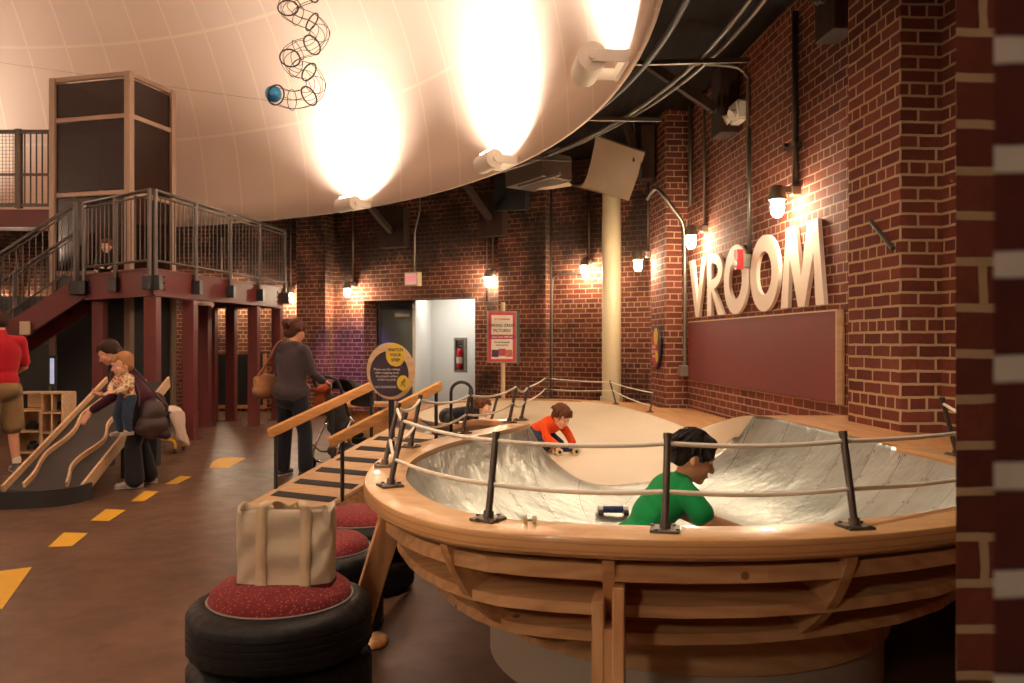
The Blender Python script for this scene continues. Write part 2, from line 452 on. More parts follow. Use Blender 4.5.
bracket((-2.2,15.88,3.25), nB, 'dark timber bracket on the sooty brick above the exit sign', w=.6)
bracket((-.28,14.6,3.3), nB, 'dark timber bracket over the brick pier beside the beige column', w=.5)
# overhead conduits that follow the dome rim
def arc(r, z, a0, a1, n=40): return [DC+V((r*math.cos(a0+(a1-a0)*i/n), r*math.sin(a0+(a1-a0)*i/n), z)) for i in range(n+1)]
for k,(r,z,rad_,lab) in enumerate([(10.3,3.9,.03,'thick overhead conduit closest to the dome rim'),(10.8,3.97,.022,'thin overhead conduit between two others beside the dome'),(10.95,4.02,.022,'thin overhead conduit nearest the brick wall tops')]):
    bm = B(); tube(bm, arc(r,z,-.35,1.0), rad_, 8); tag(obj('overhead_conduit', bm, M['iron'] if k else M['black'], smooth=True), lab, 'conduit', 'overhead conduits')
for k,(a,lab) in enumerate([(.12,'steel hanger strut crossing the conduits above the emergency light'),(.3,'steel hanger strut crossing the conduits above the beige panel'),(.5,'steel hanger strut crossing the conduits above the back pier')]):
    e = V((math.cos(a),math.sin(a),0)); bm = B(); beam(bm, DC+e*10.02+V((0,0,3.89)), DC+e*11.25+V((0,0,3.97)), .04, .04)
    tag(obj('hanger_strut', bm, M['railgrey'] if 'railgrey' in M else M['iron']), lab, 'strut', 'hanger struts')
# ================================================================ wall lamps with globes and conduit
def wall_lamp(p, n, top, label, cr=.016, cmat='galv', guard=False):
    """jelly-jar lamp: p on the wall at globe height, n into the room, top = height the conduit rises to"""
    n = V(n).normalized(); p = V(p)
    r = thing('wall_lamp', label, 'wall lamp', p, 0, 'jelly jar wall lamps')
    bm = B(); tube(bm, [p+n*.03+V((0,0,.17)), p+n*.03+V((0,0,top-p.z))], cr, 8); obj('conduit', bm, M[cmat], r, smooth=True)
    bm = B(); box(bm, p+n*.03+V((0,0,.14)), (.1,.1,.1), bev=.012); beam(bm, p+n*.05+V((0,0,.15)), p+n*.2+V((0,0,.15)), .05, .05); obj('bracket', bm, M['galv'], r)
    c = p+n*.2
    bm = B(); lathe(bm, [(0,.19),(.045,.185),(.06,.16),(.075,.1),(.085,.06),(.078,.05),(0,.05)], 20, c); obj('cap', bm, M['galv'], r, auto=.6)
    bm = B(); lathe(bm, [(.0,.06),(.058,.06),(.06,-.03),(.052,-.075),(.03,-.105),(0,-.112)], 20, c); obj('globe', bm, M['bulb'], r, smooth=True)
    if guard:
        bm = B(); lathe(bm, [(0,.02),(.1,.02),(.1,-.02),(0,-.02)], 16, p+n*.03+V((0,0,.55)))
        for a in range(4): beam(bm, p+n*.03+V((0,0,.55)), p+n*.03+V((.14*math.cos(a*PI/2+.4),.14*math.sin(a*PI/2+.4),.55)), .03, .03)
        obj('flange', bm, M['iron'], r)
    return r
def wR(px, py):
    D = 3.2105/((px-512)/FP+.0732); return V((WX(D)-.005, D, EYE-(py-341.5)/FP*D))
def wB(px, py):    # back wall segment
    k = (px-512)/FP; a,b = V((-.16,14.8)), V((2.35,13.31))
    s = (k*a.y-a.x)/((b.x-a.x)-k*(b.y-a.y)); q = a+(b-a)*s
    return V((q.x-.003,q.y-.006,EYE-(py-341.5)/FP*q.y))
wall_lamp(wR(799,206), nR, 4.5, 'lit glass wall lamp hanging above the letter M', .03, 'iron', True)
wall_lamp(wR(707,240), nR, 4.6, 'lit glass wall lamp above the letters V and R')
wall_lamp((2.02,11.98,2.58), (-1,-.35,0), 3.8, 'lit glass wall lamp in the brick corner between column and pilaster')
wall_lamp(wB(590,270), nB, 4.0, 'lit glass wall lamp on the back wall just beside the beige column')
wall_lamp(wB(494,281), nB, 4.0, 'lit glass wall lamp above the pictures poster')
wall_lamp((-3.15,16.36,2.44), nB, 4.3, 'lit glass wall lamp beside the doorway and purple-lit bricks')
wall_lamp((-4.55,16.9,2.38), (0,-1,0), 4.3, 'lit glass wall lamp past the end of the red landing')
wall_lamp((-6.0,16.98,2.42), (0,-1,0), 3.6, 'lit glass wall lamp under the landing behind red posts')
wall_lamp((-10.4,17.3,2.2), (0,-1,0), 3.6, 'lit glass wall lamp beyond the stair above the man in red')
# ================================================================ dome uplights
spots = []
def uplight(ang_, label, fixture=True):
    e = V((math.cos(ang_),math.sin(ang_),0)); tg = V((-e.y,e.x,0)); c = DC+e*9.68+V((0,0,DZ+.02))
    if fixture:
        r = thing('dome_spotlight', label, 'uplight', c, 0, 'white drum uplights on the dome rim')
        bm = B(); cyl(bm, c-tg*.21, c+tg*.21, .115, n=32); bmesh.ops.bevel(bm, geom=[e_ for e_ in bm.edges if len(e_.link_faces)==2 and e_.calc_face_angle(0)>1], offset=.008, segments=2, affect='EDGES')
        obj('housing', bm, M['white'], r, auto=.7)
        bm = B()
        for s in (-1,1):
            beam(bm, c+tg*s*.225, c+tg*s*.225+e*.26, .012, .1, bev=.003); cyl(bm, c+tg*s*.21, c+tg*s*.24, .03, n=16)
        beam(bm, c+e*.27-tg*.235, c+e*.27+tg*.235, .1, .03, e); obj('yoke', bm, M['white'], r)
        bm = B(); beam(bm, c-tg*.15+V((0,0,.115)), c+tg*.15+V((0,0,.115)), .1, .012); obj('lens', bm, glow('uplight_lens',(1,.82,.6),30) if 'ul' not in M else M['ul'], r)
        M.setdefault('ul', bpy.data.materials['uplight_lens'])
    l = bpy.data.lights.new('uplight_beam','SPOT'); l.energy = 1400; l.color = (1,.86,.73); l.spot_size = math.radians(150); l.spot_blend = 1; l.shadow_soft_size = .05
    lo = bpy.data.objects.new('uplight_beam', l); COL.objects.link(lo); lo.location = c+V((0,0,.16))-e*.02
    lo.rotation_euler = (V((0,0,1))*1.0+e*.40).to_track_quat('-Z','Y').to_euler()
uplight(.06, 'white drum uplight highest on the dome rim, near the ceiling conduits')
uplight(.44, 'white drum uplight on the rim above the brick pier, middle of three')
uplight(.85, 'white drum uplight on the dome rim above the doorway wall lamps')
for a_ in (-.33,-.75,-1.15,-1.55,1.8,2.2,2.65,3.1,3.6,4.1): uplight(a_, '', False)  # beams without fixtures; positive angles are unseen fill added to brighten the dome
# ================================================================ the toy skate bowl
ZF, ZR, RR = .36, .87, .85
KEY = [ # inner edge of the bowl, seen from above, with the height of its rim
 (.05,2.63,ZR),(.4,2.555,ZR),(.75,2.555,ZR),(1.14,2.65,ZR),(1.545,2.85,ZR),(1.9,3.2,ZR),(2.11,3.6,ZR),(2.17,4.02,ZR),(2.13,4.52,ZR),(2.08,5.05,ZR),
 (2.03,5.73,ZR),(1.97,6.25,ZR),(1.85,6.58,.85),(1.70,7.0,.74),(1.70,7.6,.62),(1.80,8.3,.56),(1.78,9.3,.55),(1.68,10.3,.55),(1.46,11.6,.55),(1.05,12.35,.55),(.3,12.7,.55),
 (-.4,12.6,.55),(-.9,12.0,.55),(-1.15,11.1,.55),(-1.2,10.2,.55),(-1.02,9.4,.56),(-.64,8.5,.6),(-.38,7.6,.68),(-.19,6.8,.8),(-.03,6.2,.86),(.09,5.92,ZR),(.11,5.75,ZR),(.02,5.5,ZR),
 (-.215,5.03,ZR),(-.40,4.53,ZR),(-.49,4.03,ZR),(-.475,3.6,ZR),(-.42,3.29,ZR),(-.29,2.95,ZR),(-.125,2.73,ZR)]
OUT = spline(KEY, 8, True); NO = len(OUT)
def onorm(i):
    d = OUT[(i+1)%NO]-OUT[i-1]; return V((d.y,-d.x,0)).normalized()
ONR = [onorm(i) for i in range(NO)]
bowl = thing('skate_bowl', 'large wooden toy skate bowl lined in metal and beige, with a rope rail', 'skate bowl', (.8,3.95,0))
# lining height field
def lining_height(x, y, nb):
    P2 = np.array([(p.x,p.y) for p in OUT]); Q2 = np.roll(P2,-1,0); Z1 = np.array([p.z for p in OUT]); Z2 = np.roll(Z1,-1)
    pt = np.stack([x,y],1); best = np.full(len(pt),1e9); hz = np.zeros(len(pt))
    D = Q2-P2; L2 = (D**2).sum(1)
    for k in range(len(P2)):
        t_ = np.clip(((pt-P2[k])@D[k])/L2[k],0,1); d_ = np.hypot(*(pt-(P2[k]+t_[:,None]*D[k])).T)
        m_ = d_ < best; best[m_] = d_[m_]; hz[m_] = (Z1[k]+(Z2[k]-Z1[k])*t_)[m_]
    h = hz-ZF; T = np.sqrt(2*RR*h-h*h); r = np.clip(T-best,0,None)
    return ZF+RR-np.sqrt(RR*RR-np.minimum(r,T)**2), best
g = .055; xs, ys = np.meshgrid(np.arange(-1.4,2.4,g), np.arange(2.4,12.9,g)); xs[1::2] += g/2
xs = xs.ravel(); ys = ys.ravel()
# inside test
P2 = [(p.x,p.y) for p in OUT]; ins = np.zeros(len(xs),bool)
for k in range(NO):
    (x1,y1),(x2,y2) = P2[k],P2[(k+1)%NO]
    cnd = (y1>ys)!=(y2>ys)
    if y1!=y2: ins ^= cnd & (xs < (x2-x1)*(ys-y1)/(y2-y1)+x1)
zz, dd = lining_height(xs, ys, None)
keep = ins & (dd > .03)
xs, ys = xs[keep], ys[keep]
# extra rows close to the rim, where the lining is steep
ex = []
for i in range(NO):
    for q in (.012,): ex.append(OUT[i]-ONR[i]*q)
pts2 = P2 + [(float(a),float(b)) for a,b in zip(xs,ys)] + [(p.x,p.y) for p in ex]
r = delaunay_2d_cdt([V(p) for p in pts2], [], [list(range(NO))], 1, 1e-6)
vx = np.array([v.x for v in r[0]]); vy = np.array([v.y for v in r[0]])
vz, vd = lining_height(vx, vy, None)
def split_y(x): return 6.25+.16*max(0,min(1,(x-.1)/1.9))
def lobe(name, pick, mat):
    bm = B(); vs = {}
    for f in r[2]:
        cx = sum(vx[i] for i in f)/3; cy = sum(vy[i] for i in f)/3
        if pick(cx,cy):
            vv = []
            for i in f:
                if i not in vs: vs[i] = bm.verts.new((vx[i],vy[i],vz[i]))
                vv.append(vs[i])
            bm.faces.new(vv)
    bmesh.ops.recalc_face_normals(bm, faces=bm.faces)
    if sum(f.normal.z for f in bm.faces) < 0: bmesh.ops.reverse_faces(bm, faces=bm.faces)
    o = obj(name, bm, mat, bowl, smooth=True)
    s_ = o.modifiers.new('thick','SOLIDIFY'); s_.thickness = .012; s_.offset = -1
    return o
def is_metal(x, y):
    # the metal covers the near lobe; its edge runs from the hip by the left tip to the right-hand crest
    return y < 5.75 + (.9 if x > .2 else 0)*0 + max(0,(x-.1))*.62*(1 if x<1.4 else 1) - max(0,(x-1.45))*.9
# metal: bent petals with seams and screws, laid round the lobe's centre
t = NT('sheet_metal'); tc = t.n('ShaderNodeTexCoord'); sx = t.n('ShaderNodeSeparateXYZ'); t.t.links.new(tc.outputs['Object'], sx.inputs[0])
ang = t.math('ARCTAN2', sx.outputs[1], sx.outputs[0]); rad = t.math('SQRT', t.math('ADD', t.math('POWER', sx.outputs[0],2), t.math('POWER', sx.outputs[1],2)))
sw = t.math('ADD', t.math('MULTIPLY', ang, 30/(2*PI)), t.math('MULTIPLY', rad, .9))
fr = t.math('FRACT', t.math('ADD', sw, 40)); fa = t.math('ABSOLUTE', t.math('SUBTRACT', fr, .5))
seam = t.math('GREATER_THAN', fa, .489)
near = t.math('GREATER_THAN', fa, .45); fr2 = t.math('FRACT', t.math('MULTIPLY', rad, 11))
da = t.math('MULTIPLY', t.math('SUBTRACT', fa, .462), 2.3); db = t.math('MULTIPLY', t.math('SUBTRACT', fr2, .5), .09)
arc_ = t.math('MULTIPLY', t.math('MULTIPLY', t.math('SUBTRACT', fa, .43), 2*PI/30), rad)
scr = t.math('LESS_THAN', t.math('SQRT', t.math('ADD', t.math('POWER', arc_,2), t.math('POWER', db,2))), .006)
pan = t.n('ShaderNodeTexWhiteNoise', noise_dimensions='1D'); t.set(pan.inputs['W'], t.math('FLOOR', t.math('ADD', sw, 40)))
dn = t.noise(tc.outputs['Object'], 5, 3); fn = t.noise(tc.outputs['Object'], 60, 3)
c = t.mix(pan.outputs['Value'], srgb(140,143,136), srgb(170,172,165)); c = t.mix(t.math('MULTIPLY', dn,.5), c, srgb(100,102,96))
c = t.mix(t.math('MAXIMUM', t.math('MULTIPLY', seam, .9), scr), c, srgb(84,78,70))
t.p(col=c, metal=.9, rough=t.math('ADD', .24, t.math('MULTIPLY', fn, .2)))
t.bump(t.math('ADD', t.math('ADD', t.math('MULTIPLY', dn, 2.2), t.math('MULTIPLY', fr, .9)), t.math('MULTIPLY', scr, .8)), .35, .02)
M['sheet'] = t.m
M['masonite'] = plain('painted_hardboard', srgb(212,190,160), .5, 0, .06, 3)
lobe('metal_lining', is_metal, M['sheet'])
lobe('painted_lining', lambda x,y: not is_metal(x,y), M['masonite'])
# ---- rim plank of the near lobe and of the hip (from the deck round the front to behind the tip)
def key_index(k): return k*8
def rim_strip(name, idx, width, thick, mat, wf=None, over=.012):
    bm = B(); rings = []
    for j,i in enumerate(idx):
        i %= NO; p = OUT[i]; n = ONR[i]; w = wf(j,len(idx),p) if wf else width
        z = p.z+.004; a = .012
        sec = [(-over,0),(-over,-thick*.5),(0,-thick),(w-a,-thick),(w,-thick+a),(w,-a),(w-a*.3,-a*.3),(w-a,0)]
        rings.append([bm.verts.new((p.x+n.x*s, p.y+n.y*s, z+h)) for s,h in sec])
    m = len(rings[0])
    for A,C in zip(rings,rings[1:]):
        for k in range(m): bm.faces.new((A[k],C[k],C[(k+1)%m],A[(k+1)%m]))
    bm.faces.new(rings[0]); bm.faces.new(rings[-1][::-1])
    bmesh.ops.recalc_face_normals(bm, faces=bm.faces)
    return obj(name, bm, mat, bowl, auto=.7)
iT = 31*8         # tip
t = NT('rim_plywood'); vec = t.coord((3.2,9,3))
n1 = t.noise(vec, 1.3, 5, .65); sxz = t.n('ShaderNodeSeparateXYZ'); tcx = t.n('ShaderNodeTexCoord'); t.t.links.new(tcx.outputs['Object'], sxz.inputs[0])
sn = t.n('ShaderNodeSeparateXYZ'); t.t.links.new(tcx.outputs['Normal'], sn.inputs[0])
plies = t.math('FRACT', t.math('MULTIPLY', sxz.outputs[2], 1/.0225))
edge = t.math('LESS_THAN', t.math('ABSOLUTE', sn.outputs[2]), .7)
c = t.ramp(n1, [(.3,srgb(206,150,96)),(.5,srgb(230,184,130)),(.7,srgb(238,202,152))])
ec = t.mix(t.math('GREATER_THAN', plies, .78), srgb(222,174,118), srgb(196,144,92))
ec = t.mix(t.math('MULTIPLY', t.noise(t.coord((5,5,60)),1.5,4), .5), ec, srgb(150,96,52))
c = t.mix(edge, c, ec)
t.p(col=c, rough=.3, coat=.25, spec=.5); t.bump(n1, .08, .004); M['rim'] = t.m
near_idx = list(range(iT, NO))+list(range(0, key_index(8)+1))
rim_strip('rim_plank', near_idx, .165, .066, M['rim'], lambda j,n,p: .165)
hip_idx = list(range(key_index(27), iT+1))
rim_strip('hip_plank', hip_idx, .17, .05, M['rim'], lambda j,n,p: .17 if j < n-14 else .17*max(.25,(n-1-j)/14))
back_idx = list(range(key_index(19), key_index(25)))
rim_strip('back_rim', back_idx, .24, .05, M['deckwood'])
# ---- deck that runs along the brick wall
bm = B(); rings = []
for i in range(key_index(7), key_index(19)+1):
    p = OUT[i]; D = p.y
    if 5.16 < D < 6.0: ox = WX(D)-.335
    elif D <= 5.16: ox = WX(D)-.1
    elif D < 11.0: ox = WX(D)-.01
    elif D < 11.95: ox = 1.99
    else: ox = None
    q = V((ox,D,0)) if ox else p+ONR[i]*(.24+.2*max(0,1-(i-key_index(18))/8))
    rings.append([bm.verts.new((a.x,a.y,p.z+h)) for a,h in ((p,.003),(q,.003),(q,-.05),(p,-.05))])
for A,C in zip(rings,rings[1:]):
    for k in range(4): bm.faces.new((A[k],C[k],C[(k+1)%4],A[(k+1)%4]))
bm.faces.new(rings[0]); bm.faces.new(rings[-1])
bmesh.ops.recalc_face_normals(bm, faces=bm.faces); obj('wall_deck', bm, M['deckwood'], bowl, auto=.6)
# ---- framing below the near lobe: skin panel, ribs, stringers, base ring, pedestal, legs
BC = V((.8,3.95,0))
def prof_in(d, hz=ZR):
    h = hz-ZF; T = math.sqrt(2*RR*h-h*h); rr = max(T-d,0); return ZF+RR-math.sqrt(RR*RR-min(rr,T)**2)
frame_idx = list(range(iT+10, NO))+list(range(0, key_index(8)))
bm = B(); rows = []
for i in frame_idx:
    p = OUT[i%NO]; n = ONR[i%NO]
    rows.append([bm.verts.new((p.x-n.x*d, p.y-n.y*d, prof_in(d)-.03)) for d in [k*.05-.02 if k else .0 for k in range(13)]])
for A,C in zip(rows,rows[1:]):
    for k in range(12): bm.faces.new((A[k],A[k+1],C[k+1],C[k]))
obj('skin_panel', bm, M['ply'], bowl, smooth=True)
def rib_curve(s):     # outer edge of a rib: s 0 at the rim, 1 at the base; returns (outward distance, height)
    a,b,c_ = (.14,.80),(.03,.47),(-.46,.33)
    return ((1-s)**2*a[0]+2*s*(1-s)*b[0]+s*s*c_[0], (1-s)**2*a[1]+2*s*(1-s)*b[1]+s*s*c_[1])
def proj_px(p): return 512+FP*p.x/p.y
def idx_at(px, front=True):
    c_ = [i%NO for i in frame_idx if (OUT[i%NO].y < 3.9)]
    return min(c_, key=lambda i: abs(proj_px(OUT[i]+ONR[i]*.165)-px))
ribs = [idx_at(372), idx_at(437), idx_at(605), idx_at(853), idx_at(1075)]
extra = [key_index(7)-2, key_index(34)+3]
for i in ribs+extra:
    p = OUT[i]; n = ONR[i]; tg = V((-n.y,n.x,0)); bm = B()
    oc = [rib_curve(k/14) for k in range(15)]
    ic = [(-d, prof_in(d)-.034) for d in [.46-.46*k/10 for k in range(11)]]
    poly = oc + ic + [(.02,.80)]
    Mx = Matrix((( n.x, 0, tg.x, p.x),( n.y, 0, tg.y, p.y),(0,1,0,0),(0,0,0,1)))
    prism(bm, poly, -.018, .018, Mx); bmesh.ops.recalc_face_normals(bm, faces=bm.faces)
    obj('rib', bm, M['pine'], bowl)
order = [key_index(34)+3]+ribs+[key_index(7)-2]
for a,b in zip(order, order[1:]):
    for s,dep in ((.03,.10),(.27,.17),(.53,.17)):
        A = []
        for i in (a,b):
            o_, z_ = rib_curve(s); p = OUT[i]; n = ONR[i]
            A.append((p+n*(o_-.008), p+n*(o_-dep), z_-.0))
        bm = B(); h = .036 if s > .1 else .05
        d = (A[1][0]-A[0][0]); d.z = 0; d.normalize()
        vs = []
        span = ((b-a)%NO); steps = max(2,span//4)
        for k in range(steps+1):
            i = (a+round(span*k/steps))%NO; p = OUT[i]; n = ONR[i]; o_,z_ = rib_curve(s)
            o1 = p+n*(o_-.022); o2 = p+n*(o_-dep); lift = .03 if s>.1 else 0
            vs.append([bm.verts.new(q) for q in ((o1.x,o1.y,z_),(o2.x,o2.y,z_+lift),(o2.x,o2.y,z_+lift-h),(o1.x,o1.y,z_-h))])
        for P_,Q_ in zip(vs,vs[1:]):
            for k in range(4): bm.faces.new((P_[k],Q_[k],Q_[(k+1)%4],P_[(k+1)%4]))
        bm.faces.new(vs[0]); bm.faces.new(vs[-1]); bmesh.ops.recalc_face_normals(bm, faces=bm.faces)
        obj('stringer', bm, M['pine'], bowl)
bm = B(); lathe(bm, [(.90,.215),(.93,.215),(.93,.36),(.90,.36)], 96, BC, close=True); obj('base_ring', bm, M['ply'], bowl, auto=.6)
M['pedestal'] = plain('pedestal_grey', srgb(196,184,166), .55, 0, .06, 4)
bm = B(); lathe(bm, [(0,0),(.905,0),(.905,.235),(0,.235)], 96, BC); obj('pedestal', bm, M['pedestal'], bowl, auto=.6)
# block under the far lobe so that it rests on the floor
bm = B(); prism(bm, [(1.55,6.8),(1.5,10.5),(.9,12),(-.2,12),(-.8,10.8),(-.4,8.2),(.3,6.6)], 0, ZF-.02); obj('plinth', bm, M['pedestal'], bowl)
# forked front leg
i = idx_at(613); p = OUT[i]; n = ONR[i]; tg = V((-n.y,n.x,0)); up = p+n*.07
lg = None
bm = B()
for s in (-1,1): beam(bm, (up+tg*s*.030+n*.03).to_2d().to_3d()+V((0,0,0)), (up+tg*s*.030+n*.015).to_2d().to_3d()+V((0,0,.70+s*.02)), .036, .13, n, .003)
beam(bm, (up+n*.03).to_2d().to_3d(), (up+n*.03).to_2d().to_3d()+V((0,0,.60)), .024, .10, n)
obj('leg', bm, M['pinez'], bowl)
# raking plank leg at the left-hand end
a = V((-.452,3.125,.80)); b = V((-.715,3.37,.0)); bm = B(); beam(bm, a, b, .034, .095, (1,.1,.35), .004); obj('leg', bm, M['pinez'], bowl)
# ---- rope-rail posts with base plates
def post(base, top, label=None, h=None):
    bm = B(); base = V(base); top = V(top); tube(bm, [base, top], .0115, 12); u = (top-base).normalized()
    tube(bm, [top-u*.012, top+u*.006], .0135, 12); tube(bm, [base, base+u*.028], .017, 12)
    o = obj('rail_post', bm, M['iron'], bowl, auto=.7)
    bm = B(); box(bm, base+V((0,0,.003)), (.088,.088,.009), Matrix.Rotation(math.atan2(base.y-3.95,base.x-.8),3,'Z'), .002)
    for sx_ in (-1,1):
        for sy_ in (-1,1): cyl(bm, base+V((sx_*.033,sy_*.033,.006)), base+V((sx_*.033,sy_*.033,.0115)), .007, n=8)
    obj('base_plate', bm, M['iron'], o)
    return base, top
def pp(bx, by, tx, ty, z, dY=.06):
    b = onz(bx,by,z); return post(b, at(tx,ty,b.y+dY))
zt = ZR+.006
P1 = pp(390,486,405,414,zt); P2_ = pp(384,466,398.5,404,zt); P3 = pp(410,447,420.5,396,zt,.03)
PA = pp(488,519.5,496,434,zt,.06); PB = pp(665,530,667.5,435,zt,.06); PC = pp(855,527,843,433,zt,.06)
P4 = pp(462.5,433,471,389,zt,.02); P5 = pp(509,422.5,517,383.5,zt,.02); P6 = pp(521,420,528,385,zt,.02)
PR = pp(957,455,942,398,zt,-.05)
P7 = pp(491,421.5,497,398,zt-.1,.0)
PF = pp(616,404,610,381,.556,0)
PG = pp(650,412,654,392,.556,0); PH = pp(545,398.5,545,377,.556,0)
def rope(pts, s=.03, r_=.0075):
    path = []
    for a,b in zip(pts,pts[1:]): path += sag(a,b,s,8)[:-1]
    path.append(V(pts[-1])); bm = B(); tube(bm, path, r_, 8)
    return obj('rope', bm, M['rope'], bowl, smooth=True)
up_ = lambda P_,f: P_[0].lerp(P_[1],f)+V((0,0,0))
rope([up_(P2_,.92),up_(P1,.9),up_(PA,.92),up_(PB,.91),up_(PC,.91),at(1010,425,3.1)], .012)
rope([up_(P2_,.42),up_(P1,.36),up_(PA,.41),up_(PB,.40),up_(PC,.40),at(1010,470,3.1)], .014)
rope([at(1020,425,3.2),up_(PR,.9)], .03)
rope([up_(P2_,.95),up_(P3,.93),up_(P4,.86),up_(P5,.92),up_(P6,.93)], .035)
rope([up_(P2_,.45),up_(P3,.40),up_(P4,.42),up_(P5,.5),up_(P6,.55)], .035)
rope([up_(P6,.93),up_(PH,.95),up_(PF,.95),up_(PG,.95)], .012,.007)
rope([up_(P6,.5),up_(PH,.45),up_(PF,.6),up_(PG,.3)], .02,.007)
# black hoop handle on the entrance platform
hb = onz(451,432,.56)
bm = B(); w_ = 21/FP*hb.y; hh = 50/FP*hb.y
tube(bm, [hb]+[hb+V((w_/2-w_/2*math.cos(a_*PI/10), 0, hh-w_/2+w_/2*math.sin(a_*PI/10))) for a_ in range(11)]+[hb+V((w_,0,.0))], .016, 10)
obj('hoop_handle', bm, M['black'], bowl, smooth=True)
# ================================================================ access ramp
ra0 = V((-2.32,7.14,.0)); rb0 = V((-1.62,6.78,.0)); rdir = V((.55,.83,0)).normalized(); rl = 1.66; rise = .46
ramp = thing('access_ramp', 'wooden ramp with black grip strips and low handrails leading up to the bowl', 'ramp', ra0)
ra1 = ra0+rdir*rl+V((0,0,rise)); rb1 = rb0+rdir*rl+V((0,0,rise))
bm = B()
vs = [bm.verts.new(q) for q in (ra0+V((0,0,.03)),rb0+V((0,0,.03)),rb1+V((0,0,.03)),ra1+V((0,0,.03)),ra0,rb0,rb1,ra1)]
for f in ((0,1,2,3),(7,6,5,4),(0,4,5,1),(1,5,6,2),(2,6,7,3),(3,7,4,0)): bm.faces.new([vs[k] for k in f])
obj('ramp_board', bm, M['birch'], ramp)
for s,(q0,q1) in enumerate(((ra0,ra1),(rb0,rb1))):
    bm = B(); e = (rb0-ra0).normalized()*(.012 if s==0 else -.012)
    vs = [bm.verts.new(q) for q in (q0+rdir*.06,q1,V((q1.x,q1.y,0)),q0+e+rdir*.06,q1+e,V((q1.x,q1.y,0))+e)]
    for f in ((0,1,2),(5,4,3),(0,3,4,1),(1,4,5,2),(2,5,3,0)): bm.faces.new([vs[k] for k in f])
    bmesh.ops.recalc_face_normals(bm, faces=bm.faces); obj('side_board', bm, M['ply'], ramp)
M['grip'] = plain('grip_tape', (.02,.019,.02), .85, 0, .2, 80)
for k in range(6):
    s = .145+k*.158
    a = ra0.lerp(ra1,s)+V((0,0,.033)); b = rb0.lerp(rb1,s)+V((0,0,.033)); e = (b-a)
    bm = B(); beam(bm, a+e*.1, a+e*.95, .1, .003, (rdir*rl+V((0,0,rise))).cross(e) *-1 if False else V((-rdir.x*rise,-rdir.y*rise,rl))); obj('grip_strip', bm, M['grip'], ramp)
hr = V((0,0,.555))
def handrail(q0, q1, s0, s1, posts_):
    a = q0.lerp(q1,s0)+hr; b = q0.lerp(q1,s1)+hr
    bm = B(); beam(bm, a, b, .04, .095, (0,0,1), .012); obj('handrail', bm, M['rail'], ramp)
    for s in posts_:
        c_ = q0.lerp(q1,s); bm = B(); cyl(bm, c_+V((0,0,.0)), c_+hr, .018, n=12); obj('rail_post', bm, M['black'], ramp)
handrail(ra0, ra1, .15, 1.0, (.2,.62,.95)); handrail(rb0, rb1, .09, 1.0, (.18,.57,.95))
# entrance platform at the top of the ramp
pf = thing('entry_platform', 'low plywood platform at the top of the ramp beside the bowl', 'platform', (ra1.x,ra1.y,0))
bm = B(); q = [ra1, rb1, V((-.82,9.05,.56)), V((-1.35,9.6,.56))]
prism(bm, [(v.x,v.y) for v in (ra1+rdir*.02, rb1+rdir*.02, V((-.93,8.62,0)), V((-1.36,9.25,0)))], .44, .49); obj('platform_top', bm, M['birch'], pf)
bm = B(); prism(bm, [(v.x,v.y) for v in (ra1+rdir*.06, rb1+rdir*.06, V((-.97,8.6,0)), V((-1.34,9.2,0)))], 0, .44); obj('platform_base', bm, M['ply'], pf)
# step box behind the ramp
sb = thing('step_box', 'small wooden step box standing behind the ramp handrail', 'step', (-1.83,10.6,0))
bm = B(); box(bm, (-1.83,10.6,.64), (.62,.4,.05), bev=.004); obj('step_top', bm, M['rail'], sb)
for s in (-.27,.27):
    bm = B(); box(bm, (-1.83+s,10.6,.31), (.04,.36,.62)); obj('step_side', bm, M['rail'], sb)
bm = B(); box(bm, (-1.83,10.62,.35), (.5,.02,.4)); obj('step_riser', bm, M['rail'], sb)
# ================================================================ round sign "watch your step"
sq = V((-1.12,7.42,0)); sg = thing('step_sign', 'round purple and yellow watch-your-step sign on a black post beside the ramp', 'sign', sq)
sc_ = 820/sq.y; cz = EYE-(371-341.5)/sc_; rx, rz_ = 24/sc_, 28.5/sc_
px_c = sq.x+ (391-(512+FP*sq.x/sq.y))/sc_
def disc(bm, cx, cz_, rx_, rz2, y0, y1, n=40, rot=.12):
    pl = []
    for k in range(n):
        a_ = 2*PI*k/n; x_,z_ = rx_*math.cos(a_), rz2*math.sin(a_); pl.append((cx+x_*math.cos(rot)-z_*math.sin(rot), cz_+x_*math.sin(rot)+z_*math.cos(rot)))
    Mx = Matrix(((1,0,0,0),(0,0,-1,0),(0,1,0,0),(0,0,0,1)))
    return prism(bm, pl, -y1, -y0, Mx)
bm = B(); box(bm, (px_c,sq.y+.03,(cz-rz_*.3)/2), (.05,.04,cz-rz_*.3), bev=.004); obj('post', bm, M['black'], sg)
bm = B(); disc(bm, px_c, cz, rx, rz_, sq.y-.012, sq.y+.01); obj('board', bm, M['birch'], sg)
M['plum'] = plain('plum_paint', srgb(54,38,52), .5); M['signyellow'] = plain('sign_yellow', srgb(226,190,62), .5); M['ink'] = plain('sign_ink', (.015,.012,.015), .5)
M['paper'] = plain('sign_white', srgb(238,228,214), .5, 0, .02)
bm = B(); disc(bm, px_c-rx*.06, cz-rz_*.1, rx*.80, rz_*.80, sq.y-.016, sq.y-.012); obj('face', bm, M['plum'], sg)
bm = B(); disc(bm, px_c+rx*.2, cz+rz_*.56, rx*.40, rz_*.40, sq.y-.020, sq.y-.0125); disc(bm, px_c+rx*.52, cz-rz_*.42, rx*.26, rz_*.27, sq.y-.020, sq.y-.0125); obj('yellow_discs', bm, M['signyellow'], sg)
FX = lambda x,y,z: Matrix(((1,0,0,x),(0,0,-1,y),(0,1,0,z),(0,0,0,1)))
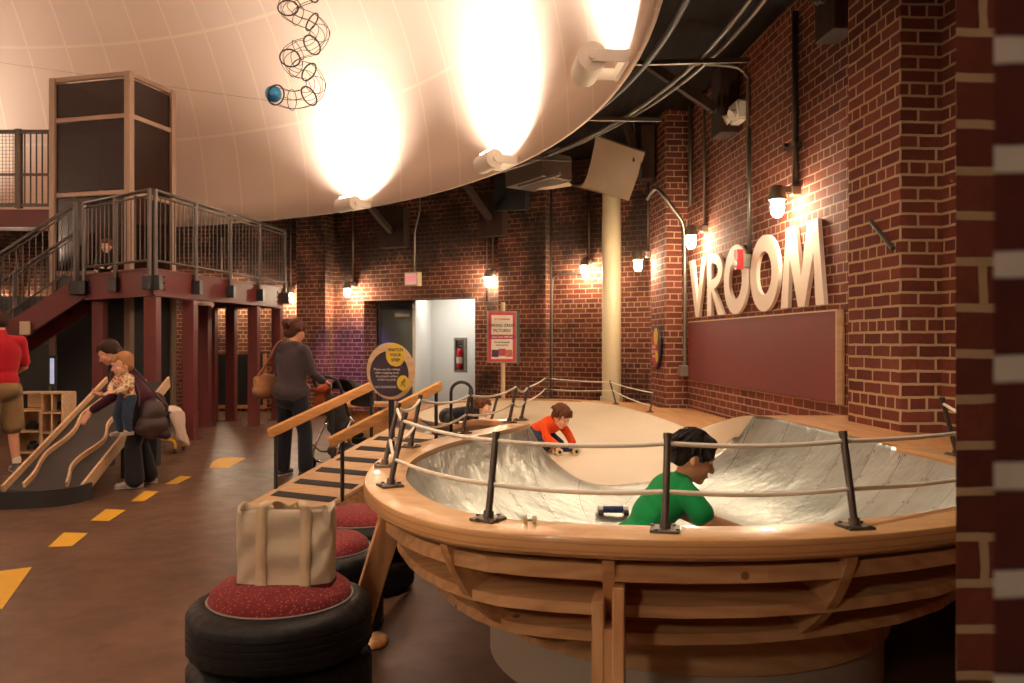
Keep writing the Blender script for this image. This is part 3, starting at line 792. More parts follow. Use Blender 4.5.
for k,s in enumerate(('WATCH','YOUR','STEP')): text_mesh('lettering', s, .037, M['ink'], FX(px_c+rx*.2, sq.y-.021, cz+rz_*(.74-.18*k)), sg, .0006, bold=.001)
for k,s in enumerate(('Please use the railings','when stepping onto','the sloped surface','of the toy park.')): text_mesh('lettering', s, .027, M['paper'], FX(px_c-rx*.16, sq.y-.017, cz+rz_*(.06-.12*k)), sg, .0006)
text_mesh('lettering', 'NO RUNNING', .03, M['paper'], FX(px_c-rx*.22, sq.y-.017, cz-rz_*.56), sg, .0006)
bm = B(); fx, fz = px_c+rx*.52, cz-rz_*.42; y_ = sq.y-.022
ball(bm, (fx+.012,y_,fz+.03), (.008,.002,.009), u=10, v=6)
for a_,b_ in (((.006,.018),(-.006,-.004)),((-.006,-.004),(.014,-.018)),((.014,-.018),(.008,-.034)),((-.006,-.004),(-.012,-.02)),((-.012,-.02),(-.028,-.024)),((.006,.016),(.022,.004)),((.006,.016),(-.012,.012)),((-.012,.012),(-.02,0))):
    beam(bm, (fx+a_[0],y_,fz+a_[1]), (fx+b_[0],y_,fz+b_[1]), .002, .006, (0,0,1) if abs(a_[0]-b_[0])>.002 else (1,0,0))
obj('running_figure', bm, M['ink'], sg)
# ================================================================ tyre stools
def tyre_bm(c, R=.33, w=.2, seg=96):
    bm = B(); hw = w/2
    pr = [(R-.13,-hw*.78),(R-.1,-hw*.95),(R-.05,-hw),(R-.018,-hw*.86),(R-.003,-hw*.7)]
    tr = []
    for k in range(5):
        z0 = -hw*.66+k*hw*1.32/5; z1 = z0+hw*1.32/5
        tr += [(R,z0+.002),(R,z1-.007),(R-.004,z1-.005),(R-.004,z1-.001)]
    prof = pr+tr[:-2]+[(R-.003,hw*.7),(R-.018,hw*.86),(R-.05,hw),(R-.1,hw*.95),(R-.13,hw*.78),(R-.14,0)]
    lathe(bm, prof, seg, c, close=True)
    bm.verts.ensure_lookup_table()
    cc = V(c)
    for v in bm.verts:       # cross cuts at the shoulders
        d = V((v.co.x-cc.x, v.co.y-cc.y)); rr = d.length
        if rr > R-.02 and abs(v.co.z-cc.z) > hw*.55:
            k = int(round(math.atan2(d.y,d.x)/(2*PI)*seg))
            if k % 3 == 0: v.co.x -= d.x/rr*.007; v.co.y -= d.y/rr*.007
    bmesh.ops.recalc_face_normals(bm, faces=bm.faces); return bm
t = NT('cushion_fabric'); vec = t.coord()
v_ = t.n('ShaderNodeTexVoronoi'); t.set(v_.inputs['Vector'], vec); v_.inputs['Scale'].default_value = 95
c = t.mix(t.noise(vec, 30, 3), srgb(92,20,28), srgb(130,38,42)); c = t.mix(t.math('LESS_THAN', v_.outputs['Distance'], .24), c, srgb(176,104,78)); t.p(col=c, rough=.9); t.bump(v_.outputs['Distance'], .2, .004); M['cushion'] = t.m
def stool(c, R, label, n=2, w=.205):
    r = thing('tyre_stool', label, 'stool', c, 0, 'tyre stools beside the bowl')
    for k in range(n): obj('tyre', tyre_bm(V(c)+V((0,0,w*(k+.5))), R, w), M['rubber'], r, auto=.9)
    top = n*w
    bm = B(); lathe(bm, [(R-.075,top-.006),(R-.064,top+.002),(R-.068,top+.005),(R-.085,top)], 64, c, close=True); obj('bead_ring', bm, plain('bead_grey', srgb(150,140,130), .6) if 'bead' not in M else M['bead'], r, smooth=True); M.setdefault('bead', bpy.data.materials['bead_grey'])
    q = R-.075
    bm = B(); lathe(bm, [(0,top-.05),(q,top-.05),(q+.004,top+.005),(q-.004,top+.03),(q-.03,top+.05),(q*.6,top+.066),(0,top+.07)], 64, c); obj('cushion', bm, M['cushion'], r, smooth=True)
    return r
ST = stool((-.812,2.885,0), .315, 'tyre stool closest to the camera with the canvas tote bag on it', 3, .185)
stool((-.955,4.1,0), .31, 'tyre stool in the middle, half hidden behind the tote bag', 2, .21)
stool((-.90,4.86,0), .32, 'tyre stool deepest under the rim beside the ramp foot', 2, .2)
bm = B(); lathe(bm, [(0,0),(.085,0),(.09,.012),(.085,.03),(.07,.038),(0,.04)], 32, (-.68,3.93,0))
wb = obj('wooden_foot', bm, M['pinez'], smooth=True); tag(wb, 'rounded wooden foot disc lying on the floor behind the front tyre stool', 'wooden disc')
# ================================================================ canvas tote bag
bc = V((-.785,2.86,.555+.058)); tb = thing('tote_bag', 'cream canvas tote bag with wide straps standing on the front tyre stool', 'bag', bc, .0)
M['canvas'] = fabric('canvas', srgb(216,198,170), .9, 420, .15, .45, .2); M['strap'] = fabric('canvas_strap', srgb(220,196,160), .9, 420, .12, .3, .15); M['bagred'] = fabric('bag_base', srgb(92,30,26), .9)
def bag_surface(u, v, inner=0):
    """u round the bag 0..1, v height 0..1"""
    a_ = 2*PI*u; w_, d_ = .166+.0*v, .075-.02*v
    ex_ = .45; c_, s_ = math.cos(a_), math.sin(a_)
    x = w_*abs(c_)**ex_*(1 if c_>0 else -1); y = d_*abs(s_)**ex_*(1 if s_>0 else -1)
    k = 1-inner
    x *= k*(1+.02*math.sin(7*v+3)*math.sin(a_*2)+.03*(v-.5)); y *= k
    y += .012*math.sin(a_*3+5*v)*v + .004*math.sin(a_*7+9*v)*(.3+v) + .004*math.sin(a_*5-14*v)
    z = .270*v - .012*math.sin(PI*v)*abs(s_) + (.005*math.cos(a_*2)-.008+.006*math.sin(a_*3))*v*v
    return V((x,y,z))
bm = B(); nu, nv = 96, 24; g_ = []
for j_ in range(nv+1): g_.append([bm.verts.new(bc+bag_surface(i_/nu, j_/nv)) for i_ in range(nu)])
for j_ in range(nv, int(nv*.1), -2): g_.append([bm.verts.new(bc+bag_surface(i_/nu, j_/nv, .05)-V((0,0,.002))) for i_ in range(nu)])
for A,C in zip(g_,g_[1:]):
    for k in range(nu): bm.faces.new((A[k],A[(k+1)%nu],C[(k+1)%nu],C[k]))
bm.faces.new(g_[0][::-1]); bm.faces.new(g_[-1]); bmesh.ops.recalc_face_normals(bm, faces=bm.faces)
obj('bag_body', bm, M['canvas'], tb, smooth=True)
bm = B(); rows = [[bm.verts.new(bc+V((q.x*1.012,q.y*1.03,q.z+dz))) for i_ in range(nu) for q in (bag_surface(i_/nu,v_q),)] for v_q,dz in ((0,-.004),(.045,.0))]
for k in range(nu): bm.faces.new((rows[0][k],rows[0][(k+1)%nu],rows[1][(k+1)%nu],rows[1][k]))
obj('base_trim', bm, M['bagred'], tb, smooth=True)
def strap(pts, w_, name):
    bm = B(); ps = spline(pts,8); rows = []
    for i_,p_ in enumerate(ps):
        d_ = (ps[min(i_+1,len(ps)-1)]-ps[max(i_-1,0)]).normalized(); s_ = V((1,0,0)); nn = d_.cross(s_).normalized()
        rows.append([bm.verts.new(p_+s_*a_+nn*b_) for a_,b_ in ((-w_/2,.002),(w_/2,.002),(w_/2,-.002),(-w_/2,-.002))])
    for A,C in zip(rows,rows[1:]):
        for k in range(4): bm.faces.new((A[k],A[(k+1)%4],C[(k+1)%4],C[k]))
    bm.faces.new(rows[0]); bm.faces.new(rows[-1]); bmesh.ops.recalc_face_normals(bm, faces=bm.faces)
    return obj(name, bm, M['strap'], tb, smooth=True)
def front(x, v):
    best = min((bag_surface(i_/480,v) for i_ in range(240,480)), key=lambda q: abs(q.x-x)); return bc+V((x,best.y-.004,best.z))
xl, xr = -.068, .082
for x_,hook in ((xl,1),(xr,-1)):
    strap([front(x_,v) for v in (.02,.25,.5,.75,.97)]+[bc+V((x_+.008*hook,-.056,.278)), bc+V((x_+.020*hook,-.02,.284)), bc+V((x_+.033*hook,.012,.268)), bc+V((x_+.038*hook,.03,.236))], .038, 'handle')
    bm = B()
    tube(bm, spline([bc+V((x_+.04*hook,.03,.245)), bc+V((x_+.045*hook,.02,.272)), bc+V((0,.02,.258)), bc+V((-x_*.3,.03,.25))],6), .007, 8); obj('handle_fold', bm, M['strap'], tb, smooth=True)
# ================================================================ VROOM letters, maroon board, wall fittings
ZB, ZT = 1.765, 2.52
def along(px): return 3.2105/((px-512)/FP+.0732)
wdir = V((.0732,-1,0)).normalized()      # from far to near along the right wall
wn = V((-1,-.0732,0)).normalized()
def wall_mat(D, z):      # local x along the wall toward the camera, y up, z out of the wall
    o = V((WX(D),D,z)); return Matrix(((wdir.x,0,wn.x,o.x),(wdir.y,0,wn.y,o.y),(0,1,0,o.z),(0,0,0,1)))
def letter(ch, pxa, pxb, label):
    Da, Db = along(pxa), along(pxb); Wd = Da-Db; H = ZT-ZB; s = .165
    Mx = wall_mat(Da, ZB); o = thing('wall_letter', label, 'letter', (WX(Da),Da,ZB), 0, 'letters of the wall sign')
    bm = B(); z0, z1 = .012, .05
    if ch == 'V':
        prism(bm, [(0,H),(s*1.05,H),(Wd*.5,H*.24),(Wd-s*1.05,H),(Wd,H),(Wd*.5+s*.45,0),(Wd*.5-s*.45,0)], z0, z1, Mx)
    elif ch == 'M':
        prism(bm, [(0,0),(.13,H),(.13+s*1.2,H),(Wd*.5,H*.36),(Wd-.13-s*1.2,H),(Wd-.13,H),(Wd,0),(Wd-s,0),(Wd-s-.045,H*.62),(Wd*.5+s*.42,0),(Wd*.5-s*.42,0),(s+.045,H*.62),(s,0)], z0, z1, Mx)
    elif ch == 'O':
        n = 48
        ring_prism(bm, [(Wd/2+Wd/2*math.cos(2*PI*k/n), H/2+(H/2+.01)*math.sin(2*PI*k/n)) for k in range(n)],
                       [(Wd/2+(Wd/2-s*1.1)*math.cos(2*PI*k/n), H/2+(H/2-s*.95)*math.sin(2*PI*k/n)) for k in range(n)], z0, z1, Mx)
    elif ch == 'R':
        n = 20; r1 = H*.29; cy = H-r1; ox = s*.9
        out = [(0,0),(0,H)]+[(ox+(Wd*.94-ox)*math.sin(PI*k/n), cy+r1*math.cos(PI*k/n)) for k in range(n+1)]
        out += [(Wd*.62,cy-r1)]
        # stem + bowl as a ring, leg as a bar
        prism(bm, [(0,0),(0,H),(s,H),(s,0)], z0, z1, Mx)
        prism(bm, [(s*.8,cy-r1+.02),(s*1.5,cy-r1+.02),(Wd,0),(Wd-s*1.2,0)], z0, z1-.0006, Mx)
        oo = [(s*.8,cy+r1)]+[(ox*1.2+(Wd*.94-ox*1.2)*math.sin(PI*k/n), cy+r1*math.cos(PI*k/n)) for k in range(n+1)]+[(s*.8,cy-r1)]
        r2 = r1-s*.72
        ii = [(s*.8,cy+r2)]+[(ox*1.2+(Wd*.94-s-ox*1.2)*math.sin(PI*k/n), cy+r2*math.cos(PI*k/n)) for k in range(n+1)]+[(s*.8,cy-r2)]
        ring_prism(bm, oo, ii, z0, z1-.0003, Mx)
    bmesh.ops.recalc_face_normals(bm, faces=bm.faces)
    obj('letter_face', bm, M['letter'], o)
    bm = B()
    for (x_,y_) in ((s*.5,H*.1),(Wd*.5,H*.03),(Wd-s*.5,H*.1)):
        a = Mx @ V((x_,y_,0)); b = Mx @ V((x_,y_,.02)); cyl(bm, a, b, .008, n=8)
    obj('stand_off', bm, M['galv'], o)
letter('V', 692.5, 710, 'white letter V at the start of the wall sign')
letter('R', 711, 727.6, 'white letter R of the wall sign between V and O')
letter('O', 728, 752.4, 'white letter O partly covered by the red fire alarm')
letter('O', 754.7, 783.8, 'white letter O beside the M, fully visible')
letter('M', 785.7, 830, 'white letter M below the lit lamp at the end of the wall sign')
bd = thing('wall_board', 'long maroon pin board on the brick wall under the VROOM letters', 'board', (WX(8.8),8.8,1.3))
Da, Db = along(692), along(845); L_ = Da-Db
bm = B(); prism(bm, [(0,0),(L_,0),(L_,.757),(0,.757)], .006, .05, wall_mat(Da,.945)); bmesh.ops.recalc_face_normals(bm, faces=bm.faces); obj('panel', bm, M['redboard'], bd)
bm = B(); prism(bm, [(L_,-.01),(L_+.02,-.01),(L_+.02,.767),(L_,.767)], .006, .075, wall_mat(Da,.945)); prism(bm, [(0,.757),(L_,.757),(L_,.77),(0,.77)], .006, .056, wall_mat(Da,.945)); bmesh.ops.recalc_face_normals(bm, faces=bm.faces); obj('edge_strip', bm, M['birch'], bd)
# fire alarm in front of the first O
fa_ = thing('fire_alarm', 'red fire alarm strobe with conduit in front of the first letter O', 'fire alarm', (WX(8.75),8.75,2.3))
Mx = wall_mat(along(752),0)
M['firered'] = plain('alarm_red', srgb(190,30,36), .4)
bm = B(); prism(bm, [(-.05,2.22),(.05,2.22),(.05,2.43),(-.05,2.43)], .11, .18, Mx); obj('housing', bm, M['firered'], fa_)
bm = B(); prism(bm, [(-.06,2.24),(.045,2.24),(.045,2.38),(-.06,2.38)], .006, .11, Mx); obj('back_box', bm, M['galv'], fa_)
bm = B(); q = Mx @ V((.0,2.28,.185)); ball(bm, q, (.04,.05,.04)); obj('strobe_lens', bm, M['white'], fa_, smooth=True)
bm = B(); tube(bm, [Mx @ V((.0,2.38,.03)), Mx @ V((.0,3.72,.03))], .02, 10); obj('conduit', bm, M['galv'], fa_, smooth=True)
# emergency light
p = wR(744,113)
em = thing('emergency_light', 'white two-headed emergency light high on the brick wall', 'emergency light', p)
bm = B(); Mx = wall_mat(p.y,p.z); prism(bm, [(-.17,-.11),(.17,-.11),(.17,.11),(-.17,.11)], .001, .14, Mx); bmesh.ops.recalc_face_normals(bm, faces=bm.faces); bmesh.ops.bevel(bm, geom=list(bm.edges), offset=.025, segments=3, affect='EDGES'); obj('housing', bm, M['white'], em, auto=.8)
for s in (-.09,.1):
    bm = B(); a = Mx @ V((s,-.03,.13)); b = Mx @ V((s*1.1,-.06,.185)); cyl(bm, a, b, .045, .06, 16); obj('lamp_head', bm, M['white'], em, auto=.7)
bm = B(); q = Mx @ V((.2,0,.03)); tube(bm, spline([q+V((0,0,-.75)),q+V((0,0,.2)),q+V((0,0,.32)),q+wn*.15+V((0,0,.44)),q+wn*.6+V((0,0,.46))],8), .02, 8); obj('conduit', bm, M['galv'], em, smooth=True)
# plain conduits on the brick
def conduit(pts, label, r_=.018, mat='galv', boxat=None):
    o = thing('conduit', label, 'conduit', pts[0], 0, 'surface conduits on the brick')
    bm = B(); tube(bm, pts, r_, 8); obj('pipe', bm, M[mat], o, smooth=True)
    if boxat: bm = B(); box(bm, boxat, (.13,.13,.16), bev=.015); obj('junction_box', bm, M['galv'], o)
e3 = wn*.03
conduit(spline([at(685,376,11.08), at(685,300,11.08), at(684.5,240,11.08), at(682,222,11.05), at(672,208,11.0), at(664,196,10.98), at(656,189,11.2), at(647.5,199,11.6)],6), 'bent conduit with junction box beside the maroon board', .026, 'galv', at(684,371,11.05))
conduit([wR(693,205)+e3, wR(693,80)+e3], 'short black conduit high on the wall before the V lamp', .03, 'iron')
eB = V((-.51,-.86,0))*.03
conduit([wB(547,405)+eB, wB(547,190)+eB], 'tall twin conduit run on the back wall, thicker pipe', .03)
conduit([wB(552,405)+eB, wB(552,185)+eB], 'tall twin conduit run on the back wall, slimmer pipe', .018, 'iron')
conduit(spline([wB(553,405)+eB,wB(553,330)+eB,wB(553.5,285)+eB,wB(557,276)+eB,wB(566,274)+eB,wB(600,272)+eB,wB(622,271)+eB],5), 'bent conduit branching to the lamp beside the beige column', .016)
conduit([wB(488,300)+eB, wB(488,205)+eB], 'thin conduit beside the poster lamp conduit', .014)
# old iron bar stuck on the near pilaster
ib = B(); tube(ib, [V((WX(5.6)-.35,5.6,2.27)), V((WX(5.3)-.36,5.3,2.05))], .016, 8); tag(obj('iron_bar', ib, M['iron']), 'short rusty iron bar slanting across the near brick pier', 'bar')
# round sign on the corner pilaster
rs = thing('round_sign', 'round red and yellow sign on the far brick corner pier', 'sign', (2.0,11.55,1.45))
Mr = Matrix(((.07,0,-1,2.03),(-1,0,-.07,11.5),(0,1,0,1.37),(0,0,0,1)))
el = lambda cx,cy,a,b,n=32: [(cx+a*math.cos(2*PI*k/n), cy+b*math.sin(2*PI*k/n)) for k in range(n)]
bm = B(); prism(bm, el(0,0,.24,.31), .002, .02, Mr); bmesh.ops.recalc_face_normals(bm, faces=bm.faces); obj('board', bm, M['plum'], rs)
bm = B(); prism(bm, el(-.03,-.02,.19,.25), .021, .023, Mr); obj('face', bm, plain('sign_red', srgb(176,32,44), .5), rs)
bm = B(); prism(bm, el(.05,.15,.11,.12), .024, .027, Mr); prism(bm, el(.1,-.13,.07,.08), .024, .027, Mr); obj('yellow_discs', bm, M['signyellow'], rs)
for k,s in enumerate(('PLEASE','STAY OFF','RAMPS')): text_mesh('lettering', s, .055, M['paper'], Mr @ Matrix.Translation((-.05,.0-.065*k,.028)), rs, .0005)
# exit sign with conduit over the doorway
q = V((-1.85,15.66,0)); px_ = 411.5; D_ = 15.55; q = at(px_,279,D_)
ex_ = thing('exit_sign', 'small lit exit sign hanging on the brick above the doorway', 'exit sign', q)
Me = Matrix.Translation(q) @ Matrix.Rotation(math.atan2(-1.3,2.39),4,'Z') @ Matrix.Rotation(PI/2,4,'X')
bm = B(); prism(bm, [(-.15,-.13),(.15,-.13),(.15,.13),(-.15,.13)], -.12, .02, Me); bmesh.ops.recalc_face_normals(bm, faces=bm.faces); obj('housing', bm, M['cream'], ex_)
bm = B(); prism(bm, [(-.125,-.105),(.125,-.105),(.125,.105),(-.125,.105)], .021, .024, Me); obj('face', bm, glow('exit_face',(1,.42,.42),.55), ex_)
text_mesh('lettering', 'EXIT', .125, glow('exit_red',(1,.03,.06),.9), Me @ Matrix.Translation((0,0,.026)), ex_, .001, bold=.006)
bm = B(); tube(bm, [q+V((.05,.1,.12)), q+V((.05,.1,.9)), q+V((.15,.05,1.3)), q+V((.15,.05,1.75))], .018, 8); obj('conduit', bm, M['galv'], ex_, smooth=True)
# fire extinguisher in its recessed cabinet
q = at(461,355,17.05); fx_ = thing('extinguisher_cabinet', 'grey fire extinguisher cabinet on the white corridor wall', 'fire cabinet', q)
Mf = Matrix.Translation(q) @ Matrix.Rotation(math.atan2(-1.75,2.54),4,'Z') @ Matrix.Rotation(PI/2,4,'X')
bm = B(); ring_prism(bm, [(-.15,-.36),(.15,-.36),(.15,.36),(-.15,.36)], [(-.11,-.31),(.11,-.31),(.11,.31),(-.11,.31)], -.02, .05, Mf); bmesh.ops.recalc_face_normals(bm, faces=bm.faces); obj('frame', bm, M['galv'], fx_)
bm = B(); prism(bm, [(-.11,-.31),(.11,-.31),(.11,.31),(-.11,.31)], -.02, -.01, Mf); obj('back_panel', bm, M['greypaint'], fx_)
fe_ = thing('fire_extinguisher', 'red fire extinguisher inside the grey corridor cabinet', 'fire extinguisher', q)
bm = B(); c0 = Mf @ V((0,-.29,.05)); lathe(bm, [(0,0),(.06,0),(.065,.02),(.065,.36),(.05,.41),(.02,.43),(0,.43)], 20, c0); obj('cylinder', bm, M['firered'], fe_, auto=.8)
bm = B(); lathe(bm, [(0,.43),(.025,.43),(.025,.47),(0,.47)], 12, c0); beam(bm, c0+V((-.04,0,.49)), c0+V((.06,0,.52)), .02, .015); obj('valve', bm, M['black'], fe_)
bm = B(); lathe(bm, [(.0655,.12),(.0665,.12),(.0665,.25),(.0655,.25)], 20, c0, close=True); obj('label_band', bm, M['paper'], fe_)
# picture poster on a stand
D_ = 12.95; s_ = D_/820
q = V(((503-512)*s_,D_,0)); ps_ = thing('poster_stand', 'framed pink poster on a cream post in front of the back wall', 'poster stand', q)
zc = EYE-(337-341.5)*s_; hw, hh = 15*s_, 26*s_
Mp = Matrix.Translation((q.x-1*s_,q.y,zc)) @ Matrix.Rotation(.18,4,'Z') @ Matrix.Rotation(PI/2,4,'X')
bm = B(); cyl(bm, (q.x,q.y+.06,0), (q.x,q.y+.06,zc+hh+.14), .035, n=14); obj('post', bm, M['cream'], ps_, smooth=False)
bm = B(); prism(bm, [(-hw,-hh),(hw,-hh),(hw,hh),(-hw,hh)], -.03, .0, Mp); bmesh.ops.recalc_face_normals(bm, faces=bm.faces); obj('frame', bm, M['galv'], ps_)
bm = B(); prism(bm, [(hw*.9,-hh*1.04),(hw*1.24,-hh*1.04),(hw*1.24,hh*.97),(hw*.9,hh*.97)], -.16, -.05, Mp); bmesh.ops.recalc_face_normals(bm, faces=bm.faces); obj('side_frame', bm, plain('frame_slate', srgb(70,76,78), .5), ps_)
M['pink'] = plain('poster_pink', srgb(196,60,72), .5, 0, .05)
bm = B(); prism(bm, [(-hw*.92,-hh*.95),(hw*.92,-hh*.95),(hw*.92,hh*.95),(-hw*.92,hh*.95)], .001, .004, Mp); obj('poster_border', bm, M['pink'], ps_)
bm = B(); prism(bm, [(-hw*.72,-hh*.84),(hw*.72,-hh*.84),(hw*.72,hh*.84),(-hw*.72,hh*.84)], .005, .007, Mp); obj('poster_paper', bm, M['paper'], ps_)
bm = B(); prism(bm, [(-hw*.92,-hh*.08),(hw*.92,-hh*.08),(hw*.92,hh*.09),(-hw*.92,hh*.09)], .008, .010, Mp); obj('poster_band', bm, plain('poster_magenta', srgb(166,36,84), .5), ps_)
for s,y_,z_,m_ in (('AT THE MUSEUM',.68,.036,'pink'),('TAKING GREAT',.44,.068,'ink'),('PICTURES?',.24,.068,'ink'),('Share Them With Us!',0,.042,'paper'),('Post your photographs',-.2,.03,'ink'),('and see them here',-.31,.03,'ink')):
    text_mesh('lettering', s, z_, M[m_], Mp @ Matrix.Translation((0,hh*y_,.012)), ps_, .0008, bold=.001, sx=.88)
for k in range(3):
    bm = B(); x_ = (-.42+.42*k)*hw; prism(bm, [(x_-.055,-hh*.78+.02*(k==1)),(x_+.055,-hh*.78+.02*(k==1)),(x_+.055,-hh*.5+.02*(k==1)),(x_-.055,-hh*.5+.02*(k==1))], .008, .010, Mp @ Matrix.Rotation((-.0+.04*(k-1)),4,'Z'))
    obj('snapshot', bm, plain('snapshot',(srgb(70,50,80),srgb(170,70,90),srgb(190,110,100))[k],.4,0,.5,14), ps_)
# beige column, tilted panel and duct
D_ = 13.0; x_ = (611.5-512)/820*D_
cl = thing('duct_column', 'tall round beige column pipe standing against the back brick wall', 'column', (x_,D_,0))
bm = B(); lathe(bm, [(0,0),(.15,0),(.15,3.4),(.143,3.42),(.143,3.85),(0,3.85)], 32, (x_,D_,0)); obj('pipe', bm, M['cream'], cl, auto=.7)
bm = B(); lathe(bm, [(.145,.5),(.18,.5),(.18,.58),(.145,.58)], 32, (x_,D_,0), close=True); obj('collar', bm, M['cream'], cl, auto=.7)
hd = thing('tilted_panel', 'large tilted beige sheet panel hanging at the top of the column', 'panel', (x_,D_-.4,4.2))
A = [at(570,186,12.9), at(583,184,12.75), at(590,165,12.6), at(596,136,12.3)]
Bq = [at(629,200,12.15), at(629.5,199,12.12), at(637,178,11.8), at(645,153,11.4)]
bm = B(); ra = spline(A,6); rb = spline(Bq,6); up3 = V((.1,.5,.35)).normalized()*.05
rows = [[bm.verts.new(q) for q in (a,b,b+up3,a+up3)] for a,b in zip(ra,rb)]
for P_,Q_ in zip(rows,rows[1:]):
    for k in range(4): bm.faces.new((P_[k],Q_[k],Q_[(k+1)%4],P_[(k+1)%4]))
bm.faces.new(rows[0]); bm.faces.new(rows[-1]); bmesh.ops.recalc_face_normals(bm, faces=bm.faces); obj('sheet', bm, M['beige'], hd, auto=.5)
bm = B(); tube(bm, [at(640,175,11.7)+up3, at(640,175,11.7)+V((-.08,.1,.8))], .012, 6); tube(bm, [at(600,150,12.4)+up3, at(600,150,12.4)+V((.0,.3,.6))], .012, 6); obj('hanger', bm, M['iron'], hd)
dt = thing('duct_unit', 'grey metal duct unit tucked under the dome beside the tilted panel', 'duct', at(540,172,12.6))
a0, a1 = at(520,178,12.9), at(557,166,12.2); dn_ = V((0,0,-1))
bm = B(); beam(bm, a0, a1, .6, .38, (0,0,1), .012); obj('housing', bm, plain('duct_grey', srgb(120,104,96), .4, .7), dt)
bm = B(); beam(bm, a0+V((-.02,-.31,-.19)), a1+V((.02,-.31,-.19)), .05, .03); beam(bm, a0+V((-.02,-.31,.19)), a1+V((.02,-.31,.19)), .05, .03); obj('flange', bm, M['galv'], dt)
bm = B(); lo_ = [at(517,189,12.9), at(560,174,12.2), at(572,186,12.6), at(545,190,12.9)]
vs = [bm.verts.new(q) for q in lo_]+[bm.verts.new(q+V((0,.02,.03))) for q in lo_]
bm.faces.new(vs[:4]); bm.faces.new(vs[4:][::-1])
for k in range(4): bm.faces.new((vs[k],vs[(k+1)%4],vs[4+(k+1)%4],vs[4+k]))
bmesh.ops.recalc_face_normals(bm, faces=bm.faces); obj('lip_sheet', bm, M['beige'], dt)
# black boxed panel under the dome on the back wall
kb = thing('soot_box', 'dark soot-black box hung high on the back wall beside the duct unit', 'box', at(512,195,13.9))
bm = B(); beam(bm, at(497,195,14.2), at(528,193,13.5), .1, .55); obj('box', bm, M['black'], kb)
bm = B(); beam(bm, at(497,178,14.2), at(528,177,13.5), .16, .05); obj('lid', bm, M['darkwood'], kb)
# ================================================================ wire ball sculpture
bs = thing('wire_ball_run', 'hanging spiral wire ball run under the white dome', 'ball run', at(300,60,8.2))
DS = 8.2
key = [(276,95),(292,100),(309,96),(316,85),(309,72),(296,68),(290,58),(298,50),(312,45),(320,33),(312,22),(298,16),(288,8),(296,-2),(312,-8)]
dep = [0,-.1,-.05,.1,.2,.15,0,-.12,-.05,.1,.2,.1,0,-.1,0]
ctr = spline([at(x,y,DS+d) for (x,y),d in zip(key,dep)], 5)
bm = B(); rad_ = .095; N_ = len(ctr)
frs = []
for i in range(N_):
    d = (ctr[min(i+1,N_-1)]-ctr[max(i-1,0)]).normalized(); u = V((0,1,.3)); u = (u-d*u.dot(d)).normalized(); frs.append((u,d.cross(u)))
for k in range(6):
    a_ = k*PI/3; tube(bm, [c_+(u*math.cos(a_)+w*math.sin(a_))*rad_ for c_,(u,w) in zip(ctr,frs)], .0035, 5)
obj('track_wire', bm, M['iron'], bs)
for i in range(0,N_,5):
    c_,(u,w) = ctr[i],frs[i]; thick = i % 10 == 0
    bm = B(); tube(bm, [c_+(u*math.cos(2*PI*k/24)+w*math.sin(2*PI*k/24))*(rad_+.004) for k in range(24)], .008 if thick else .0035, 6, closed=True); obj('hoop', bm, M['black'], bs)
bm = B(); e = ctr[0]; tube(bm, [at(-60,54,10.5), e-V((.05,0,.06))], .0014, 4); tube(bm, [ctr[-1], ctr[-1]+V((.3,.5,2.2))], .004, 4); obj('stay_wire', bm, M['iron'], bs)
bm = B(); ball(bm, at(273.5,94,DS), .082, u=24, v=16); tag(obj('blue_ball', bm, plain('ball_blue', srgb(24,130,186), .4, 0, .05), smooth=True), 'bright blue ball at the open end of the wire run', 'ball')
# ================================================================ landing, stair and lift
land = thing('stair_landing', 'raised red steel landing with grey railing beside the glass lift', 'landing', (-5.4,13.2,0))
LZ = 2.45
c0,c1,c2,c3,c4,c5,c6 = V((-4.9,11.15,0)),V((-4.27,15.2,0)),V((-5.55,15.3,0)),V((-5.66,14.05,0)),V((-5.9,12.80,0)),V((-6.3,12.9,0)),V((-6.33,12.25,0))
bm = B(); prism(bm, [(v.x,v.y) for v in (c0,c1,c2,c3,c4,c5,c6)], LZ-.06, LZ-.01); bmesh.ops.recalc_face_normals(bm, faces=bm.faces); obj('deck_plate', bm, M['greypaint'], land)
def rbeam(a, b, z=LZ-.19, h=.36):
    bm = B(); beam(bm, a+V((0,0,z)), b+V((0,0,z)), .06, h); beam(bm, a+V((0,0,z+h/2)), b+V((0,0,z+h/2)), .11, .02); beam(bm, a+V((0,0,z-h/2)), b+V((0,0,z-h/2)), .11, .02)
    return obj('edge_beam', bm, M['redsteel'], land)
rbeam(c0,c1); rbeam(c6,c0); rbeam(c1,c2)
for a,b in ((c0,c1),(c6,c0)):
    d = (b-a).normalized(); n = V((d.y,-d.x,0))
    for f in (.06,.94):
        bm = B()
        for k in range(3): ball(bm, a.lerp(b,f)+n*.035+V((0,0,LZ-.28+.09*k)), .018, u=8, v=6)
        obj('bolt', bm, M['iron'], land)
cols = [(152.5,11.2),(190,12.15),(254,14.15),(277,15.15)]
def red_post(x, y, mat='redsteel', w=.17):
    bm = B(); box(bm, (x,y,1.03), (w,w,2.06), bev=.006); box(bm, (x,y,.008), (w*1.6,w*1.6,.016)); obj('post', bm, M[mat], land)
for px_,D_ in cols: red_post((px_-512)/820*D_, D_)
red_post((205-512)/820*14.0, 14.0); red_post((231.5-512)/820*15.0, 15.0); red_post(-6.24,12.42); red_post(-5.45,14.9)
